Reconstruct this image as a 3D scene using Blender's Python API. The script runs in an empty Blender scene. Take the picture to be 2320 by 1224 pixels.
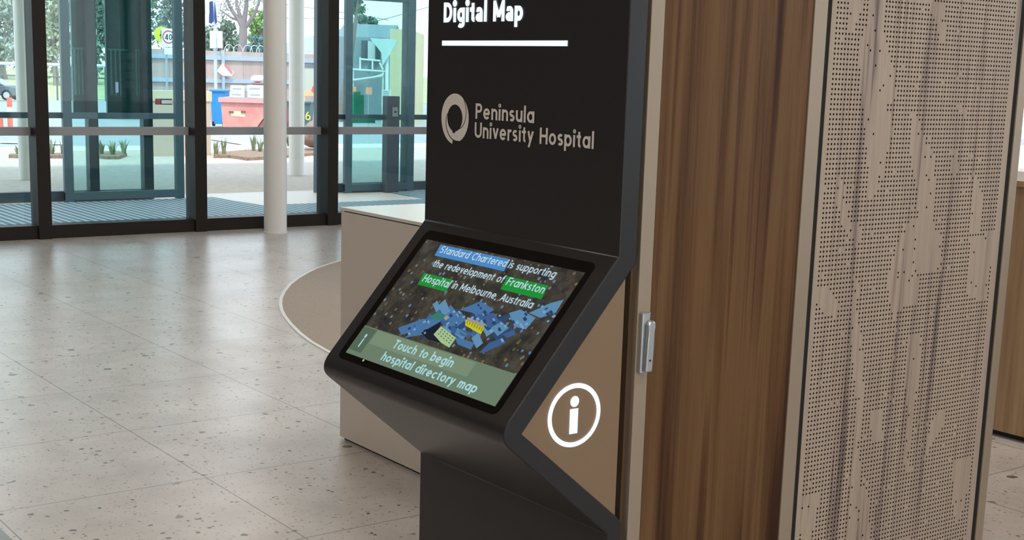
import bpy, bmesh, math, random
from mathutils import Vector, Matrix

random.seed(7)
SC = bpy.context.scene
COL = SC.collection

# ------------------------------------------------------------------ camera
W, HPX = 2320.0, 1224.0
FPX, PITCH, ROLL, YAW, CX, CY = 3056.379, 0.182198748, -0.029884332, -0.926673720, 1160.0, 727.102
EYE = Vector((0.0, 0.0, 1.57))
_cp, _sp, _cr, _sr = math.cos(PITCH), math.sin(PITCH), math.cos(ROLL), math.sin(ROLL)


def _to_world(v):           # from (right, forward, up) to the room's axes
    cy, sy = math.cos(YAW), math.sin(YAW)
    return Vector((v[0] * cy + v[1] * sy, -v[0] * sy + v[1] * cy, v[2]))


_r, _f, _d = Vector((1, 0, 0)), Vector((0, _cp, -_sp)), Vector((0, -_sp, -_cp))
CAM_R = _to_world(_cr * _r + _sr * _d)
CAM_D = _to_world(-_sr * _r + _cr * _d)
CAM_F = _to_world(_f)

cam = bpy.data.cameras.new('camera')
cam.sensor_width = 36.0
cam.lens = FPX / W * 36.0
cam.shift_x = (W / 2 - CX) / W
cam.shift_y = (CY - HPX / 2) / W
cam.clip_start, cam.clip_end = 0.05, 1000
cam_ob = bpy.data.objects.new('camera', cam)
COL.objects.link(cam_ob)
_m = Matrix((CAM_R, -CAM_D, -CAM_F)).transposed().to_4x4()
_m.translation = EYE
cam_ob.matrix_world = _m
SC.camera = cam_ob


def ray(x, y):
    return CAM_R * ((x - CX) / FPX) + CAM_D * ((y - CY) / FPX) + CAM_F


def on_z(x, y, z=0.0):
    d = ray(x, y); return EYE + d * ((z - EYE.z) / d.z)


def on_x(x, y, X):
    d = ray(x, y); return EYE + d * (X / d.x)


def on_y(x, y, Y):
    d = ray(x, y); return EYE + d * (Y / d.y)


def at(x, y, dist):
    return EYE + ray(x, y) * dist


# ------------------------------------------------------------------ colour, world, lights
SC.view_settings.view_transform = 'Standard'
SC.view_settings.look = 'None'
SC.view_settings.gamma = 1.0
SC.view_settings.use_curve_mapping = False
SC.view_settings.exposure = 0.0

SC.cycles.transparent_max_bounces = 32      # several panes stand one behind another

world = bpy.data.worlds.new('world')
SC.world = world
world.use_nodes = True
wn, wl = world.node_tree.nodes, world.node_tree.links
wn.clear()
w_out = wn.new('ShaderNodeOutputWorld')
w_bg = wn.new('ShaderNodeBackground')
w_tc = wn.new('ShaderNodeTexCoord')
w_sep = wn.new('ShaderNodeSeparateXYZ')
w_ramp = wn.new('ShaderNodeValToRGB')
w_ramp.color_ramp.elements[0].position = 0.0
w_ramp.color_ramp.elements[0].color = (0.90, 0.955, 1.0, 1)
w_ramp.color_ramp.elements[1].position = 0.7
w_ramp.color_ramp.elements[1].color = (0.66, 0.81, 1.0, 1)
wl.new(w_tc.outputs['Generated'], w_sep.inputs[0])
wl.new(w_sep.outputs['Z'], w_ramp.inputs[0])
wl.new(w_ramp.outputs[0], w_bg.inputs[0])
w_bg.inputs[1].default_value = 2.6
wl.new(w_bg.outputs[0], w_out.inputs[0])

sun = bpy.data.lights.new('sun', 'SUN')
sun.energy = 3.6
sun.angle = math.radians(6)
sun.color = (1.0, 0.96, 0.9)
sun_ob = bpy.data.objects.new('sun', sun)
COL.objects.link(sun_ob)
sun_ob.rotation_euler = Vector((-0.42, 0.25, -0.87)).to_track_quat('-Z', 'Y').to_euler()

CEIL = 4.8


def fill_light(x, y, watts, size=0.6, color=(1.0, 0.93, 0.84), z=None):
    l = bpy.data.lights.new('ceiling_panel_light', 'AREA')
    l.shape = 'SQUARE'
    l.size = size
    l.energy = watts
    l.color = color
    o = bpy.data.objects.new('ceiling_panel_light', l)
    o.location = (x, y, CEIL - 0.03 if z is None else z)
    COL.objects.link(o)


for lx, ly, lw in ((0.6, 3.2, 60), (-1.4, -1.6, 70), (1.6, 0.4, 70), (-6.6, 3.6, 60), (-9.4, 5.0, 50), (-4.0, 5.0, 60), (-4.6, -2.6, 120)):  # unseen lamps added at ceiling height to brighten the foyer
    fill_light(lx, ly, lw)
for lx, ly in ((-13.6, 3.2), (-13.6, 6.0), (-13.6, 8.8)):      # unseen lamps added to brighten the lobby frames and mat
    fill_light(lx, ly, 60, 0.6, (1.0, 0.97, 0.92), 4.37)


# ------------------------------------------------------------------ materials
def lin(c):
    return tuple(((v / 255.0) / 12.92 if v / 255.0 <= 0.04045 else ((v / 255.0 + 0.055) / 1.055) ** 2.4) for v in c)


_mats = {}


def mat(name, rgb=(128, 128, 128), rough=0.5, metal=0.0, spec=0.5, emit=None, strength=1.0, coat=0.0):
    if name in _mats:
        return _mats[name]
    m = bpy.data.materials.new(name)
    m.use_nodes = True
    b = m.node_tree.nodes['Principled BSDF']
    b.inputs['Base Color'].default_value = (*lin(rgb), 1)
    b.inputs['Roughness'].default_value = rough
    b.inputs['Metallic'].default_value = metal
    b.inputs['Specular IOR Level'].default_value = spec
    if coat:
        b.inputs['Coat Weight'].default_value = coat
        b.inputs['Coat Roughness'].default_value = 0.03
    if emit is not None:
        b.inputs['Emission Color'].default_value = (*lin(emit), 1)
        b.inputs['Emission Strength'].default_value = strength
    _mats[name] = m
    return m


def glow(name, rgb, strength=1.0):
    return mat(name, (8, 8, 8), 0.25, emit=rgb, strength=strength, spec=0.3)


class N:
    """small helper for node graphs"""
    def __init__(self, m):
        self.t = m.node_tree
        self.b = self.t.nodes['Principled BSDF']

    def new(self, kind, **kw):
        n = self.t.nodes.new(kind)
        for k, v in kw.items():
            setattr(n, k, v)
        return n

    def link(self, a, b):
        self.t.links.new(a, b)

    def math(self, op, a, b=None, clamp=False):
        n = self.new('ShaderNodeMath', operation=op, use_clamp=clamp)
        for i, v in enumerate((a, b)):
            if v is None:
                continue
            if isinstance(v, (int, float)):
                n.inputs[i].default_value = v
            else:
                self.link(v, n.inputs[i])
        return n.outputs[0]

    def mix(self, fac, a, b):
        n = self.new('ShaderNodeMix', data_type='RGBA')
        for i, v in ((0, fac), (6, a), (7, b)):
            if isinstance(v, (int, float)):
                n.inputs[i].default_value = v
            elif isinstance(v, tuple):
                n.inputs[i].default_value = (*v, 1)
            else:
                self.link(v, n.inputs[i])
        return n.outputs[2]

    def coords(self, scale=(1, 1, 1)):
        tc = self.new('ShaderNodeTexCoord')
        mp = self.new('ShaderNodeMapping')
        mp.inputs['Scale'].default_value = scale
        self.link(tc.outputs['Object'], mp.inputs[0])
        return mp.outputs[0]

    def noise(self, vec, scale, detail=3.0, rough=0.5, dist=0.0):
        n = self.new('ShaderNodeTexNoise')
        n.inputs['Scale'].default_value = scale
        n.inputs['Detail'].default_value = detail
        n.inputs['Roughness'].default_value = rough
        n.inputs['Distortion'].default_value = dist
        self.link(vec, n.inputs['Vector'])
        return n.outputs[0]

    def ramp(self, fac, stops):
        n = self.new('ShaderNodeValToRGB')
        cr = n.color_ramp
        while len(cr.elements) < len(stops):
            cr.elements.new(0.5)
        for e, (p, c) in zip(cr.elements, stops):
            e.position = p
            e.color = (*lin(c), 1)
        self.link(fac, n.inputs[0])
        return n.outputs[0]


def speckled(name, stops, scale=4.0, rough=0.8, detail=4.0, stretch=(1, 1, 1), spec=0.3, bump=0.0):
    if name in _mats:
        return _mats[name]
    m = mat(name, stops[0][1], rough, spec=spec)
    n = N(m)
    f = n.noise(n.coords(stretch), scale, detail, 0.6)
    n.link(n.ramp(f, stops), n.b.inputs['Base Color'])
    if bump:
        bp = n.new('ShaderNodeBump')
        bp.inputs['Strength'].default_value = bump
        bp.inputs['Distance'].default_value = 0.02
        n.link(f, bp.inputs['Height'])
        n.link(bp.outputs[0], n.b.inputs['Normal'])
    return m


def terrazzo():
    m = mat('terrazzo', (160, 155, 150), 0.3, spec=0.5)
    n = N(m)
    v = n.coords()
    warp = n.new('ShaderNodeVectorMath', operation='ADD')
    nz = n.new('ShaderNodeTexNoise')
    nz.inputs['Scale'].default_value = 16.0
    nz.inputs['Detail'].default_value = 2.0
    n.link(v, nz.inputs['Vector'])
    sc = n.new('ShaderNodeVectorMath', operation='SCALE')
    sc.inputs['Scale'].default_value = 0.045
    n.link(nz.outputs['Color'], sc.inputs[0])
    n.link(v, warp.inputs[0])
    n.link(sc.outputs[0], warp.inputs[1])
    base = n.ramp(n.noise(v, 3.0, 6.0, 0.65), ((0.3, (178, 169, 163)), (0.5, (191, 183, 177)), (0.72, (202, 194, 188))))

    def chips(col_in, scale, size, share, stops):
        vo = n.new('ShaderNodeTexVoronoi', feature='F1')
        vo.inputs['Scale'].default_value = scale
        n.link(warp.outputs[0], vo.inputs['Vector'])
        sp = n.new('ShaderNodeSeparateColor')
        n.link(vo.outputs['Color'], sp.inputs[0])
        rad = n.math('MULTIPLY_ADD', sp.outputs[1], size)
        rad.node.inputs[2].default_value = size * 0.35
        inside = n.math('LESS_THAN', vo.outputs['Distance'], rad)
        pick = n.math('LESS_THAN', sp.outputs[0], share)
        f = n.math('MULTIPLY', inside, pick)
        c = n.ramp(sp.outputs[2], stops)
        return n.mix(f, col_in, c)

    c = chips(base, 70, 0.30, 0.5, ((0.0, (128, 120, 112)), (0.5, (150, 142, 134)), (1.0, (188, 182, 174))))
    c = chips(c, 38, 0.30, 0.22, ((0.0, (82, 72, 66)), (0.5, (112, 98, 88)), (0.8, (185, 178, 170)), (1.0, (200, 194, 188))))
    c = chips(c, 17, 0.20, 0.26, ((0.0, (84, 78, 76)), (0.45, (120, 108, 100)), (0.7, (176, 168, 160)), (1.0, (196, 190, 184))))
    c = chips(c, 9, 0.16, 0.14, ((0.0, (92, 88, 86)), (0.6, (122, 112, 106)), (1.0, (180, 172, 164))))
    sx = n.new('ShaderNodeSeparateXYZ')
    n.link(v, sx.inputs[0])

    def grid(out, off):
        a = n.math('DIVIDE', n.math('SUBTRACT', out, off), 0.8)
        a = n.math('ABSOLUTE', n.math('SUBTRACT', n.math('FRACT', n.math('ADD', a, 100.5)), 0.5))
        return n.math('LESS_THAN', a, 0.0031)
    g = n.math('MAXIMUM', grid(sx.outputs[0], -5.487), grid(sx.outputs[1], 2.072))
    c = n.mix(n.math('MULTIPLY', g, 0.8), c, lin((84, 78, 72)))
    n.link(c, n.b.inputs['Base Color'])
    r = n.ramp(n.noise(v, 1.3, 3.0), ((0.3, (70, 70, 70)), (0.7, (105, 105, 105))))
    rr = n.math('ADD', n.math('MULTIPLY', r, 0.8), 0.22)
    n.link(rr, n.b.inputs['Roughness'])
    return m


def walnut():
    m = mat('walnut_veneer', (98, 68, 44), 0.5, spec=0.14)
    n = N(m)
    broad = n.noise(n.coords((1, 5.2, 0.14)), 1.9, 2.0, 0.5, 0.35)
    fine = n.noise(n.coords((1, 42.0, 0.7)), 2.0, 5.0, 0.7, 0.5)
    hair = n.noise(n.coords((1, 190.0, 1.6)), 2.0, 2.0, 0.6)
    f = n.math('ADD', n.math('MULTIPLY', broad, 0.80), n.math('MULTIPLY', fine, 0.20))
    c = n.ramp(f, ((0.36, (42, 22, 12)), (0.43, (64, 38, 22)), (0.49, (94, 64, 39)), (0.56, (110, 80, 52)), (0.62, (82, 51, 30)), (0.69, (48, 26, 15))))
    c = n.mix(n.math('MULTIPLY', n.math('GREATER_THAN', hair, 0.66), 0.22), c, lin((134, 108, 82)))
    n.link(c, n.b.inputs['Base Color'])
    return m


def pale_ash():
    m = mat('pale_ash_veneer', (176, 156, 138), 0.5, spec=0.3)
    n = N(m)
    broad = n.noise(n.coords((1, 5.5, 0.3)), 2.0, 3.0, 0.6, 0.6)
    fine = n.noise(n.coords((1, 34.0, 0.8)), 2.0, 5.0, 0.7, 0.8)
    f = n.math('ADD', n.math('MULTIPLY', broad, 0.7), n.math('MULTIPLY', fine, 0.3))
    c = n.ramp(f, ((0.36, (92, 79, 75)), (0.42, (127, 110, 101)), (0.46, (160, 141, 126)), (0.57, (174, 155, 137)), (0.62, (150, 129, 114)), (0.69, (112, 90, 82))))
    n.link(c, n.b.inputs['Base Color'])
    return m


def glass(name, tint, gloss=1.0):
    if name in _mats:
        return _mats[name]
    m = bpy.data.materials.new(name)
    m.use_nodes = True
    t = m.node_tree
    t.nodes.clear()
    o = t.nodes.new('ShaderNodeOutputMaterial')
    mx = t.nodes.new('ShaderNodeMixShader')
    tr = t.nodes.new('ShaderNodeBsdfTransparent')
    gl = t.nodes.new('ShaderNodeBsdfGlossy')
    fr = t.nodes.new('ShaderNodeFresnel')
    mu = t.nodes.new('ShaderNodeMath')
    mu.operation = 'MULTIPLY'
    mu.inputs[1].default_value = gloss
    fr.inputs['IOR'].default_value = 1.4
    tr.inputs[0].default_value = (*tint, 1)
    gl.inputs['Roughness'].default_value = 0.01
    t.links.new(fr.outputs[0], mu.inputs[0])
    t.links.new(mu.outputs[0], mx.inputs[0])
    t.links.new(tr.outputs[0], mx.inputs[1])
    t.links.new(gl.outputs[0], mx.inputs[2])
    t.links.new(mx.outputs[0], o.inputs[0])
    _mats[name] = m
    return m


MAT_PERIOD = 0.088


def striped_mat_material():
    m = mat('ribbed_entrance_matting', (96, 112, 122), 0.7, spec=0.3)
    n = N(m)
    tc = n.coords()
    sx = n.new('ShaderNodeSeparateXYZ')
    n.link(tc, sx.inputs[0])
    a = n.math('FRACT', n.math('MULTIPLY', n.math('ADD', sx.outputs[1], 50.0), 1 / MAT_PERIOD))
    s = n.math('LESS_THAN', a, 0.38)
    n.link(n.mix(s, lin((82, 110, 126)), lin((158, 184, 192))), n.b.inputs['Base Color'])
    return m


def aerial_photo():
    m = mat('aerial_photo_on_screen', (8, 8, 8), 0.12, emit=(50, 50, 46), strength=1.0, spec=0.3)
    n = N(m)
    v = n.coords()
    a = n.ramp(n.noise(v, 22, 6, 0.7), ((0.3, (26, 30, 40)), (0.46, (54, 52, 46)), (0.6, (74, 70, 60)), (0.75, (60, 74, 92))))
    vo = n.new('ShaderNodeTexVoronoi', feature='F1')
    vo.inputs['Scale'].default_value = 75
    n.link(v, vo.inputs['Vector'])
    sp = n.new('ShaderNodeSeparateColor')
    n.link(vo.outputs['Color'], sp.inputs[0])
    f = n.math('MULTIPLY', n.math('LESS_THAN', vo.outputs['Distance'], 0.33), n.math('LESS_THAN', sp.outputs[0], 0.34))
    c = n.mix(f, a, n.ramp(sp.outputs[1], ((0.0, (86, 116, 158)), (0.45, (110, 122, 140)), (0.7, (122, 92, 58)), (1.0, (64, 84, 60)))))
    n.link(c, n.b.inputs['Emission Color'])
    return m


# ------------------------------------------------------------------ mesh building
class MB:
    def __init__(self):
        self.v, self.f, self.smooth = [], [], False

    def add(self, vs, fs):
        o = len(self.v)
        self.v.extend(Vector(p) for p in vs)
        self.f.extend(tuple(i + o for i in f) for f in fs)
        return self

    def box(self, x0, x1, y0, y1, z0, z1):
        vs = [(x, y, z) for x in (x0, x1) for y in (y0, y1) for z in (z0, z1)]
        return self.add(vs, [(0, 1, 3, 2), (4, 6, 7, 5), (0, 4, 5, 1), (2, 3, 7, 6), (0, 2, 6, 4), (1, 5, 7, 3)])

    def prism(self, poly, a, b, axis):
        """polygon in the plane across axis (0: Y,Z  1: X,Z  2: X,Y) swept from a to b"""
        def p3(p, t):
            return (t, p[0], p[1]) if axis == 0 else (p[0], t, p[1]) if axis == 1 else (p[0], p[1], t)
        n = len(poly)
        vs = [p3(p, a) for p in poly] + [p3(p, b) for p in poly]
        fs = [tuple(range(n))[::-1], tuple(range(n, 2 * n))] + [(i, (i + 1) % n, n + (i + 1) % n, n + i) for i in range(n)]
        return self.add(vs, fs)

    def slab(self, pts, off):
        """planar polygon given in 3-D, thickened by the vector off"""
        n = len(pts)
        off = Vector(off)
        vs = [Vector(p) for p in pts] + [Vector(p) + off for p in pts]
        fs = [tuple(range(n))[::-1], tuple(range(n, 2 * n))] + [(i, (i + 1) % n, n + (i + 1) % n, n + i) for i in range(n)]
        return self.add(vs, fs)

    def tube(self, pts, r0, r1=None, n=10, caps=True):
        pts = [Vector(p) for p in pts]
        r1 = r0 if r1 is None else r1
        o = len(self.v)
        k = len(pts)
        for i, p in enumerate(pts):
            d = (pts[min(i + 1, k - 1)] - pts[max(i - 1, 0)]).normalized()
            a = d.orthogonal().normalized() if abs(d.z) < 0.9 else d.cross(Vector((1, 0, 0))).normalized()
            b = d.cross(a)
            r = r0 + (r1 - r0) * i / max(1, k - 1)
            for j in range(n):
                t = 2 * math.pi * j / n
                self.v.append(p + a * (r * math.cos(t)) + b * (r * math.sin(t)))
        for i in range(k - 1):
            for j in range(n):
                self.f.append((o + i * n + j, o + i * n + (j + 1) % n, o + (i + 1) * n + (j + 1) % n, o + (i + 1) * n + j))
        if caps:
            self.f.append(tuple(o + j for j in range(n))[::-1])
            self.f.append(tuple(o + (k - 1) * n + j for j in range(n)))
        return self

    def lathe(self, c, prof, n=32):
        o = len(self.v)
        for r, z in prof:
            for j in range(n):
                t = 2 * math.pi * j / n
                self.v.append(Vector((c[0] + r * math.cos(t), c[1] + r * math.sin(t), c[2] + z)))
        for i in range(len(prof) - 1):
            for j in range(n):
                self.f.append((o + i * n + j, o + i * n + (j + 1) % n, o + (i + 1) * n + (j + 1) % n, o + (i + 1) * n + j))
        self.f.append(tuple(o + j for j in range(n))[::-1])
        self.f.append(tuple(o + (len(prof) - 1) * n + j for j in range(n)))
        return self

    def blob(self, c, r, rough=0.15, seed=1, sq=(1, 1, 1)):
        rnd = random.Random(seed)
        bm = bmesh.new()
        bmesh.ops.create_icosphere(bm, subdivisions=3, radius=1.0)
        ph = [(Vector((rnd.uniform(-1, 1), rnd.uniform(-1, 1), rnd.uniform(-1, 1))) * 3, rnd.uniform(0, 6)) for _ in range(6)]
        bm.verts.ensure_lookup_table()
        vs = []
        for v in bm.verts:
            k = 1 + rough * sum(math.sin(v.co.dot(q) + p) for q, p in ph) / 3
            vs.append(Vector(c) + Vector((v.co.x * r * sq[0] * k, v.co.y * r * sq[1] * k, v.co.z * r * sq[2] * k)))
        fs = [tuple(v.index for v in f.verts) for f in bm.faces]
        bm.free()
        return self.add(vs, fs)

    def build(self, name, material, parent=None, bevel=0.0, smooth=False, fix=True):
        if parent is None:
            xs, ys, zs = zip(*((p.x, p.y, p.z) for p in self.v))
            org = Vector(((min(xs) + max(xs)) / 2, (min(ys) + max(ys)) / 2, min(zs)))
            if name in WORLD_ORIGIN:
                org = Vector((0, 0, 0))
        else:
            org = BASE[parent.name]
        me = bpy.data.meshes.new(name)
        me.from_pydata([tuple(p - org) for p in self.v], [], self.f)
        if fix:
            bm = bmesh.new()
            bm.from_mesh(me)
            bmesh.ops.recalc_face_normals(bm, faces=bm.faces)
            bm.to_mesh(me)
            bm.free()
        me.materials.append(material)
        ob = bpy.data.objects.new(name, me)
        COL.objects.link(ob)
        if parent is None:
            ob.location = org
        else:
            ob.parent = parent
        BASE[ob.name] = org
        if smooth:
            for p in me.polygons:
                p.use_smooth = True
            me.set_sharp_from_angle(angle=math.radians(40))
        if bevel:
            b = ob.modifiers.new('bevel', 'BEVEL')
            b.width = bevel
            b.segments = 2
            b.limit_method = 'ANGLE'
            b.angle_limit = math.radians(35)
        return ob


BASE = {}
WORLD_ORIGIN = {'floor', 'vestibule_floor', 'entrance_mat'}


def tag(o, label, cat, group=None, kind=None):
    o['label'] = label
    o['category'] = cat
    if group:
        o['group'] = group
    if kind:
        o['kind'] = kind
    return o


def thing(name, loc, label, cat, group=None, kind=None):
    o = bpy.data.objects.new(name, None)
    o.empty_display_size = 0.1
    o.location = loc
    COL.objects.link(o)
    BASE[o.name] = Vector(loc)
    return tag(o, label, cat, group, kind)


def part_label(o, label):
    o['label'] = label
    return o


# ------------------------------------------------------------------ drawn lettering (strokes with a given weight)
def arc(cx, cy, rx, ry, a0, a1, n=12):
    return [(cx + rx * math.cos(math.radians(a0 + (a1 - a0) * i / n)), cy + ry * math.sin(math.radians(a0 + (a1 - a0) * i / n))) for i in range(n + 1)]


def glyph(ch, w, two_storey=False):
    h = w / 2
    X, B, A = 0.72, 0.62, 1.04
    rx, ry, cy = (B - w) / 2, (X - w) / 2, X / 2
    full = [arc(B / 2, cy, rx, ry, 0, 360, 24)]
    nw = 0.56
    rn = (nw - w) / 2
    arch = arc(nw / 2, X - h - rn, rn, rn, 180, 0) + [(nw - h, 0)]
    dot = [arc(h, 0.94, w * 0.3, w * 0.3, 0, 360, 10)]
    if ch == ' ': return [], 0.30
    if ch == 'o': return full, B
    if ch == 'a' and two_storey:
        k = 0.55
        return [[(0.06, 0.60)] + arc(0.27, X - h - 0.15, 0.27 - h, 0.15, 130, 0) + [(k - h, 0)], arc(0.26, 0.215, 0.26 - h, 0.215 - h, 20, 340, 20), [(0.27, 0.43 - h), (k - h, 0.43 - h)]], k
    if ch == 'a': return full + [[(B - h, 0), (B - h, X)]], B
    if ch == 'd': return full + [[(B - h, 0), (B - h, A)]], B
    if ch == 'b': return full + [[(h, 0), (h, A)]], B
    if ch == 'p': return full + [[(h, -0.28), (h, X)]], B
    if ch == 'g': return full + [[(B - h, X), (B - h, -0.06)] + arc(B / 2, -0.06, rx, 0.23 - h, 0, -150)[1:]], B
    if ch == 'n': return [[(h, 0), (h, X)], arch], nw
    if ch == 'h': return [[(h, 0), (h, A)], arch], nw
    if ch == 'm':
        mw = 0.48
        rm = (mw - w) / 2
        a1 = arc(mw / 2, X - h - rm, rm, rm, 180, 0) + [(mw - h, 0)]
        return [[(h, 0), (h, X)], a1, [(x + mw - w, y) for x, y in a1]], 2 * mw - w
    if ch == 'u': return [[(h, X)] + arc(nw / 2, h + rn, rn, rn, 180, 360), [(nw - h, 0), (nw - h, X)]], nw
    if ch == 'r': return [[(h, 0), (h, X)], arc(h + 0.22, X - h - 0.2, 0.22, 0.2, 180, 75)], 0.36
    if ch == 'i': return [[(h, 0), (h, X)]] + dot, w
    if ch == 'l': return [[(h, 0), (h, A)]], w
    if ch == 't': return [[(0.12 + h, 0.93), (0.12 + h, 0.16)] + arc(0.12 + h + 0.13, 0.16, 0.13, 0.16 - h, 180, 275, 6), [(0, X - h), (0.36, X - h)]], 0.38
    if ch == 'f': return [[(0.1 + h, 0), (0.1 + h, 0.82)] + arc(0.1 + h + 0.16, 0.84, 0.16, A - h - 0.84, 180, 80, 8), [(0, X - h), (0.34, X - h)]], 0.36
    if ch == 'e': return [arc(B / 2, cy, rx, ry, 0, 318, 24), [(h * 0.7, cy), (B - h * 0.8, cy)]], B
    if ch == 'c': return [arc(B / 2, cy, rx, ry, 48, 312, 20)], 0.56
    if ch in 'sS':
        T, sw = (1.0, 0.62) if ch == 'S' else (X, 0.46)
        r2, rs = (T - w) / 4, (sw - w) / 2
        return [arc(sw / 2, T - h - r2, rs, r2, 35, 270, 14) + arc(sw / 2, h + r2, rs, r2, 90, -145, 14)[1:]], sw
    if ch == 'k': return [[(h, 0), (h, A)], [(h, 0.28), (0.5 - h * .4, X)], [(0.22, 0.42), (0.54 - h * .4, 0)]], 0.53
    if ch == 'v': return [[(h * .9, X), (0.28, h * .6)], [(0.28, h * .6), (0.56 - h * .9, X)]], 0.56
    if ch == 'y': return [[(h * .9, X), (0.28, 0.04)], [(0.14, -0.28), (0.56 - h * .9, X)]], 0.56
    if ch == ',': return [[(h + .02, 0.1), (h - .04, -0.14)]], w + .04
    if ch == 'P': return [[(h, 0), (h, 1)], [(h, 1 - h), (0.32, 1 - h)] + arc(0.33, 0.70, 0.29 - h, 0.30 - h, 90, -90) + [(h, 0.40 + h)]], 0.62
    if ch == 'D': return [[(h, 0), (h, 1)], [(h, 1 - h), (0.28, 1 - h)] + arc(0.30, 0.5, 0.42 - h, 0.5 - h, 90, -90, 18) + [(h, h)]], 0.72
    if ch == 'U': return [[(h, 1), (h, 0.34)] + arc(0.35, 0.34, 0.35 - h, 0.34 - h, 180, 360, 14) + [(0.7 - h, 1)]], 0.70
    if ch == 'H': return [[(h, 0), (h, 1)], [(0.7 - h, 0), (0.7 - h, 1)], [(h, 0.5), (0.7 - h, 0.5)]], 0.70
    if ch == 'T': return [[(0.31, 0), (0.31, 1)], [(0, 1 - h), (0.62, 1 - h)]], 0.62
    if ch == 'F': return [[(h, 0), (h, 1)], [(h, 1 - h), (0.55, 1 - h)], [(h, 0.5), (0.5, 0.5)]], 0.55
    if ch == 'C': return [arc(0.42, 0.5, 0.42 - h, 0.5 - h, 48, 312, 22)], 0.72
    if ch == 'M': return [[(h, 0), (h, 1)], [(0.86 - h, 0), (0.86 - h, 1)], [(h, 1 - h * .6), (0.43, 0.22)], [(0.43, 0.22), (0.86 - h, 1 - h * .6)]], 0.86
    if ch == 'A': return [[(h * .7, 0), (0.36, 1 - h * .5)], [(0.36, 1 - h * .5), (0.72 - h * .7, 0)], [(0.16, 0.32), (0.56, 0.32)]], 0.72
    if ch == '4': return [[(0.42, 0), (0.42, 1)], [(0.42, 1 - h * .5), (h, 0.28)], [(h * .4, 0.26), (0.58, 0.26)]], 0.58
    if ch == '0': return [arc(0.3, 0.5, 0.3 - h, 0.5 - h, 0, 360, 24)], 0.60
    if ch == '6': return [arc(0.3, 0.3, 0.3 - h, 0.3 - h, 0, 360, 20), arc(0.62, 0.3, 0.62 - h, 0.72 - h, 180, 118, 10)], 0.60
    return [], 0.4


def ribbon(mb, line, w, org, U, V, sx, sy):
    n = len(line)
    closed = n > 3 and math.hypot(line[0][0] - line[-1][0], line[0][1] - line[-1][1]) < 1e-6
    L, R = [], []
    for i in range(n):
        a = line[i - 1] if i > 0 else (line[-2] if closed else line[0])
        b = line[i + 1] if i < n - 1 else (line[1] if closed else line[-1])
        dx, dy = b[0] - a[0], b[1] - a[1]
        q = math.hypot(dx, dy) or 1
        nx, ny = -dy / q * w / 2, dx / q * w / 2
        L.append((line[i][0] + nx, line[i][1] + ny))
        R.append((line[i][0] - nx, line[i][1] - ny))
    P = [org + U * (x * sx) + V * (y * sy) for x, y in L] + [org + U * (x * sx) + V * (y * sy) for x, y in R]
    mb.add(P, [(i, i + 1, n + i + 1, n + i) for i in range(n - 1)])


def write(text, org, U, V, size, width, weight, gap=0.11, two_storey=False):
    """one mesh per word: baseline starts at org, capitals SIZE high, the whole line WIDTH long"""
    org, U, V = Vector(org), Vector(U), Vector(V)
    nrm = U.cross(V).normalized()
    x, words_ = 0.0, [[]]
    for ch in text:
        g, adv = glyph(ch, weight, two_storey)
        if ch == ' ':
            words_.append([])
        else:
            words_[-1].append((x, g))
        x += adv + gap
    sx = width / (x - gap)
    out = []
    for items in words_:
        mb, k = MB(), 0
        for x0, g in items:
            for line in g:
                ribbon(mb, [(px + x0, py) for px, py in line], weight, org + nrm * (0.00012 * (k % 4)), U, V, sx, size)
                k += 1
        out.append(mb)
    return out


def letter(name, material, parent, words_, label=None):
    for mb in words_:
        o = mb.build(name, material, parent, fix=False)
        if label:
            part_label(o, label)


def disc(mb, org, U, V, r_out, r_in=0.0, n=40, rv=None):
    org, U, V = Vector(org), Vector(U), Vector(V)
    rv = rv or r_out
    k = rv / r_out
    vs = [org + U * (r_out * math.cos(2 * math.pi * i / n)) + V * (k * r_out * math.sin(2 * math.pi * i / n)) for i in range(n)]
    if r_in <= 0:
        return mb.add(vs, [tuple(range(n))])
    vs += [org + U * (r_in * math.cos(2 * math.pi * i / n)) + V * (k * r_in * math.sin(2 * math.pi * i / n)) for i in range(n)]
    return mb.add(vs, [(i, (i + 1) % n, n + (i + 1) % n, n + i) for i in range(n)])


def quad(mb, org, U, V, x0, x1, y0, y1):
    org, U, V = Vector(org), Vector(U), Vector(V)
    return mb.add([org + U * x + V * y for x, y in ((x0, y0), (x1, y0), (x1, y1), (x0, y1))], [(0, 1, 2, 3)])

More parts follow.
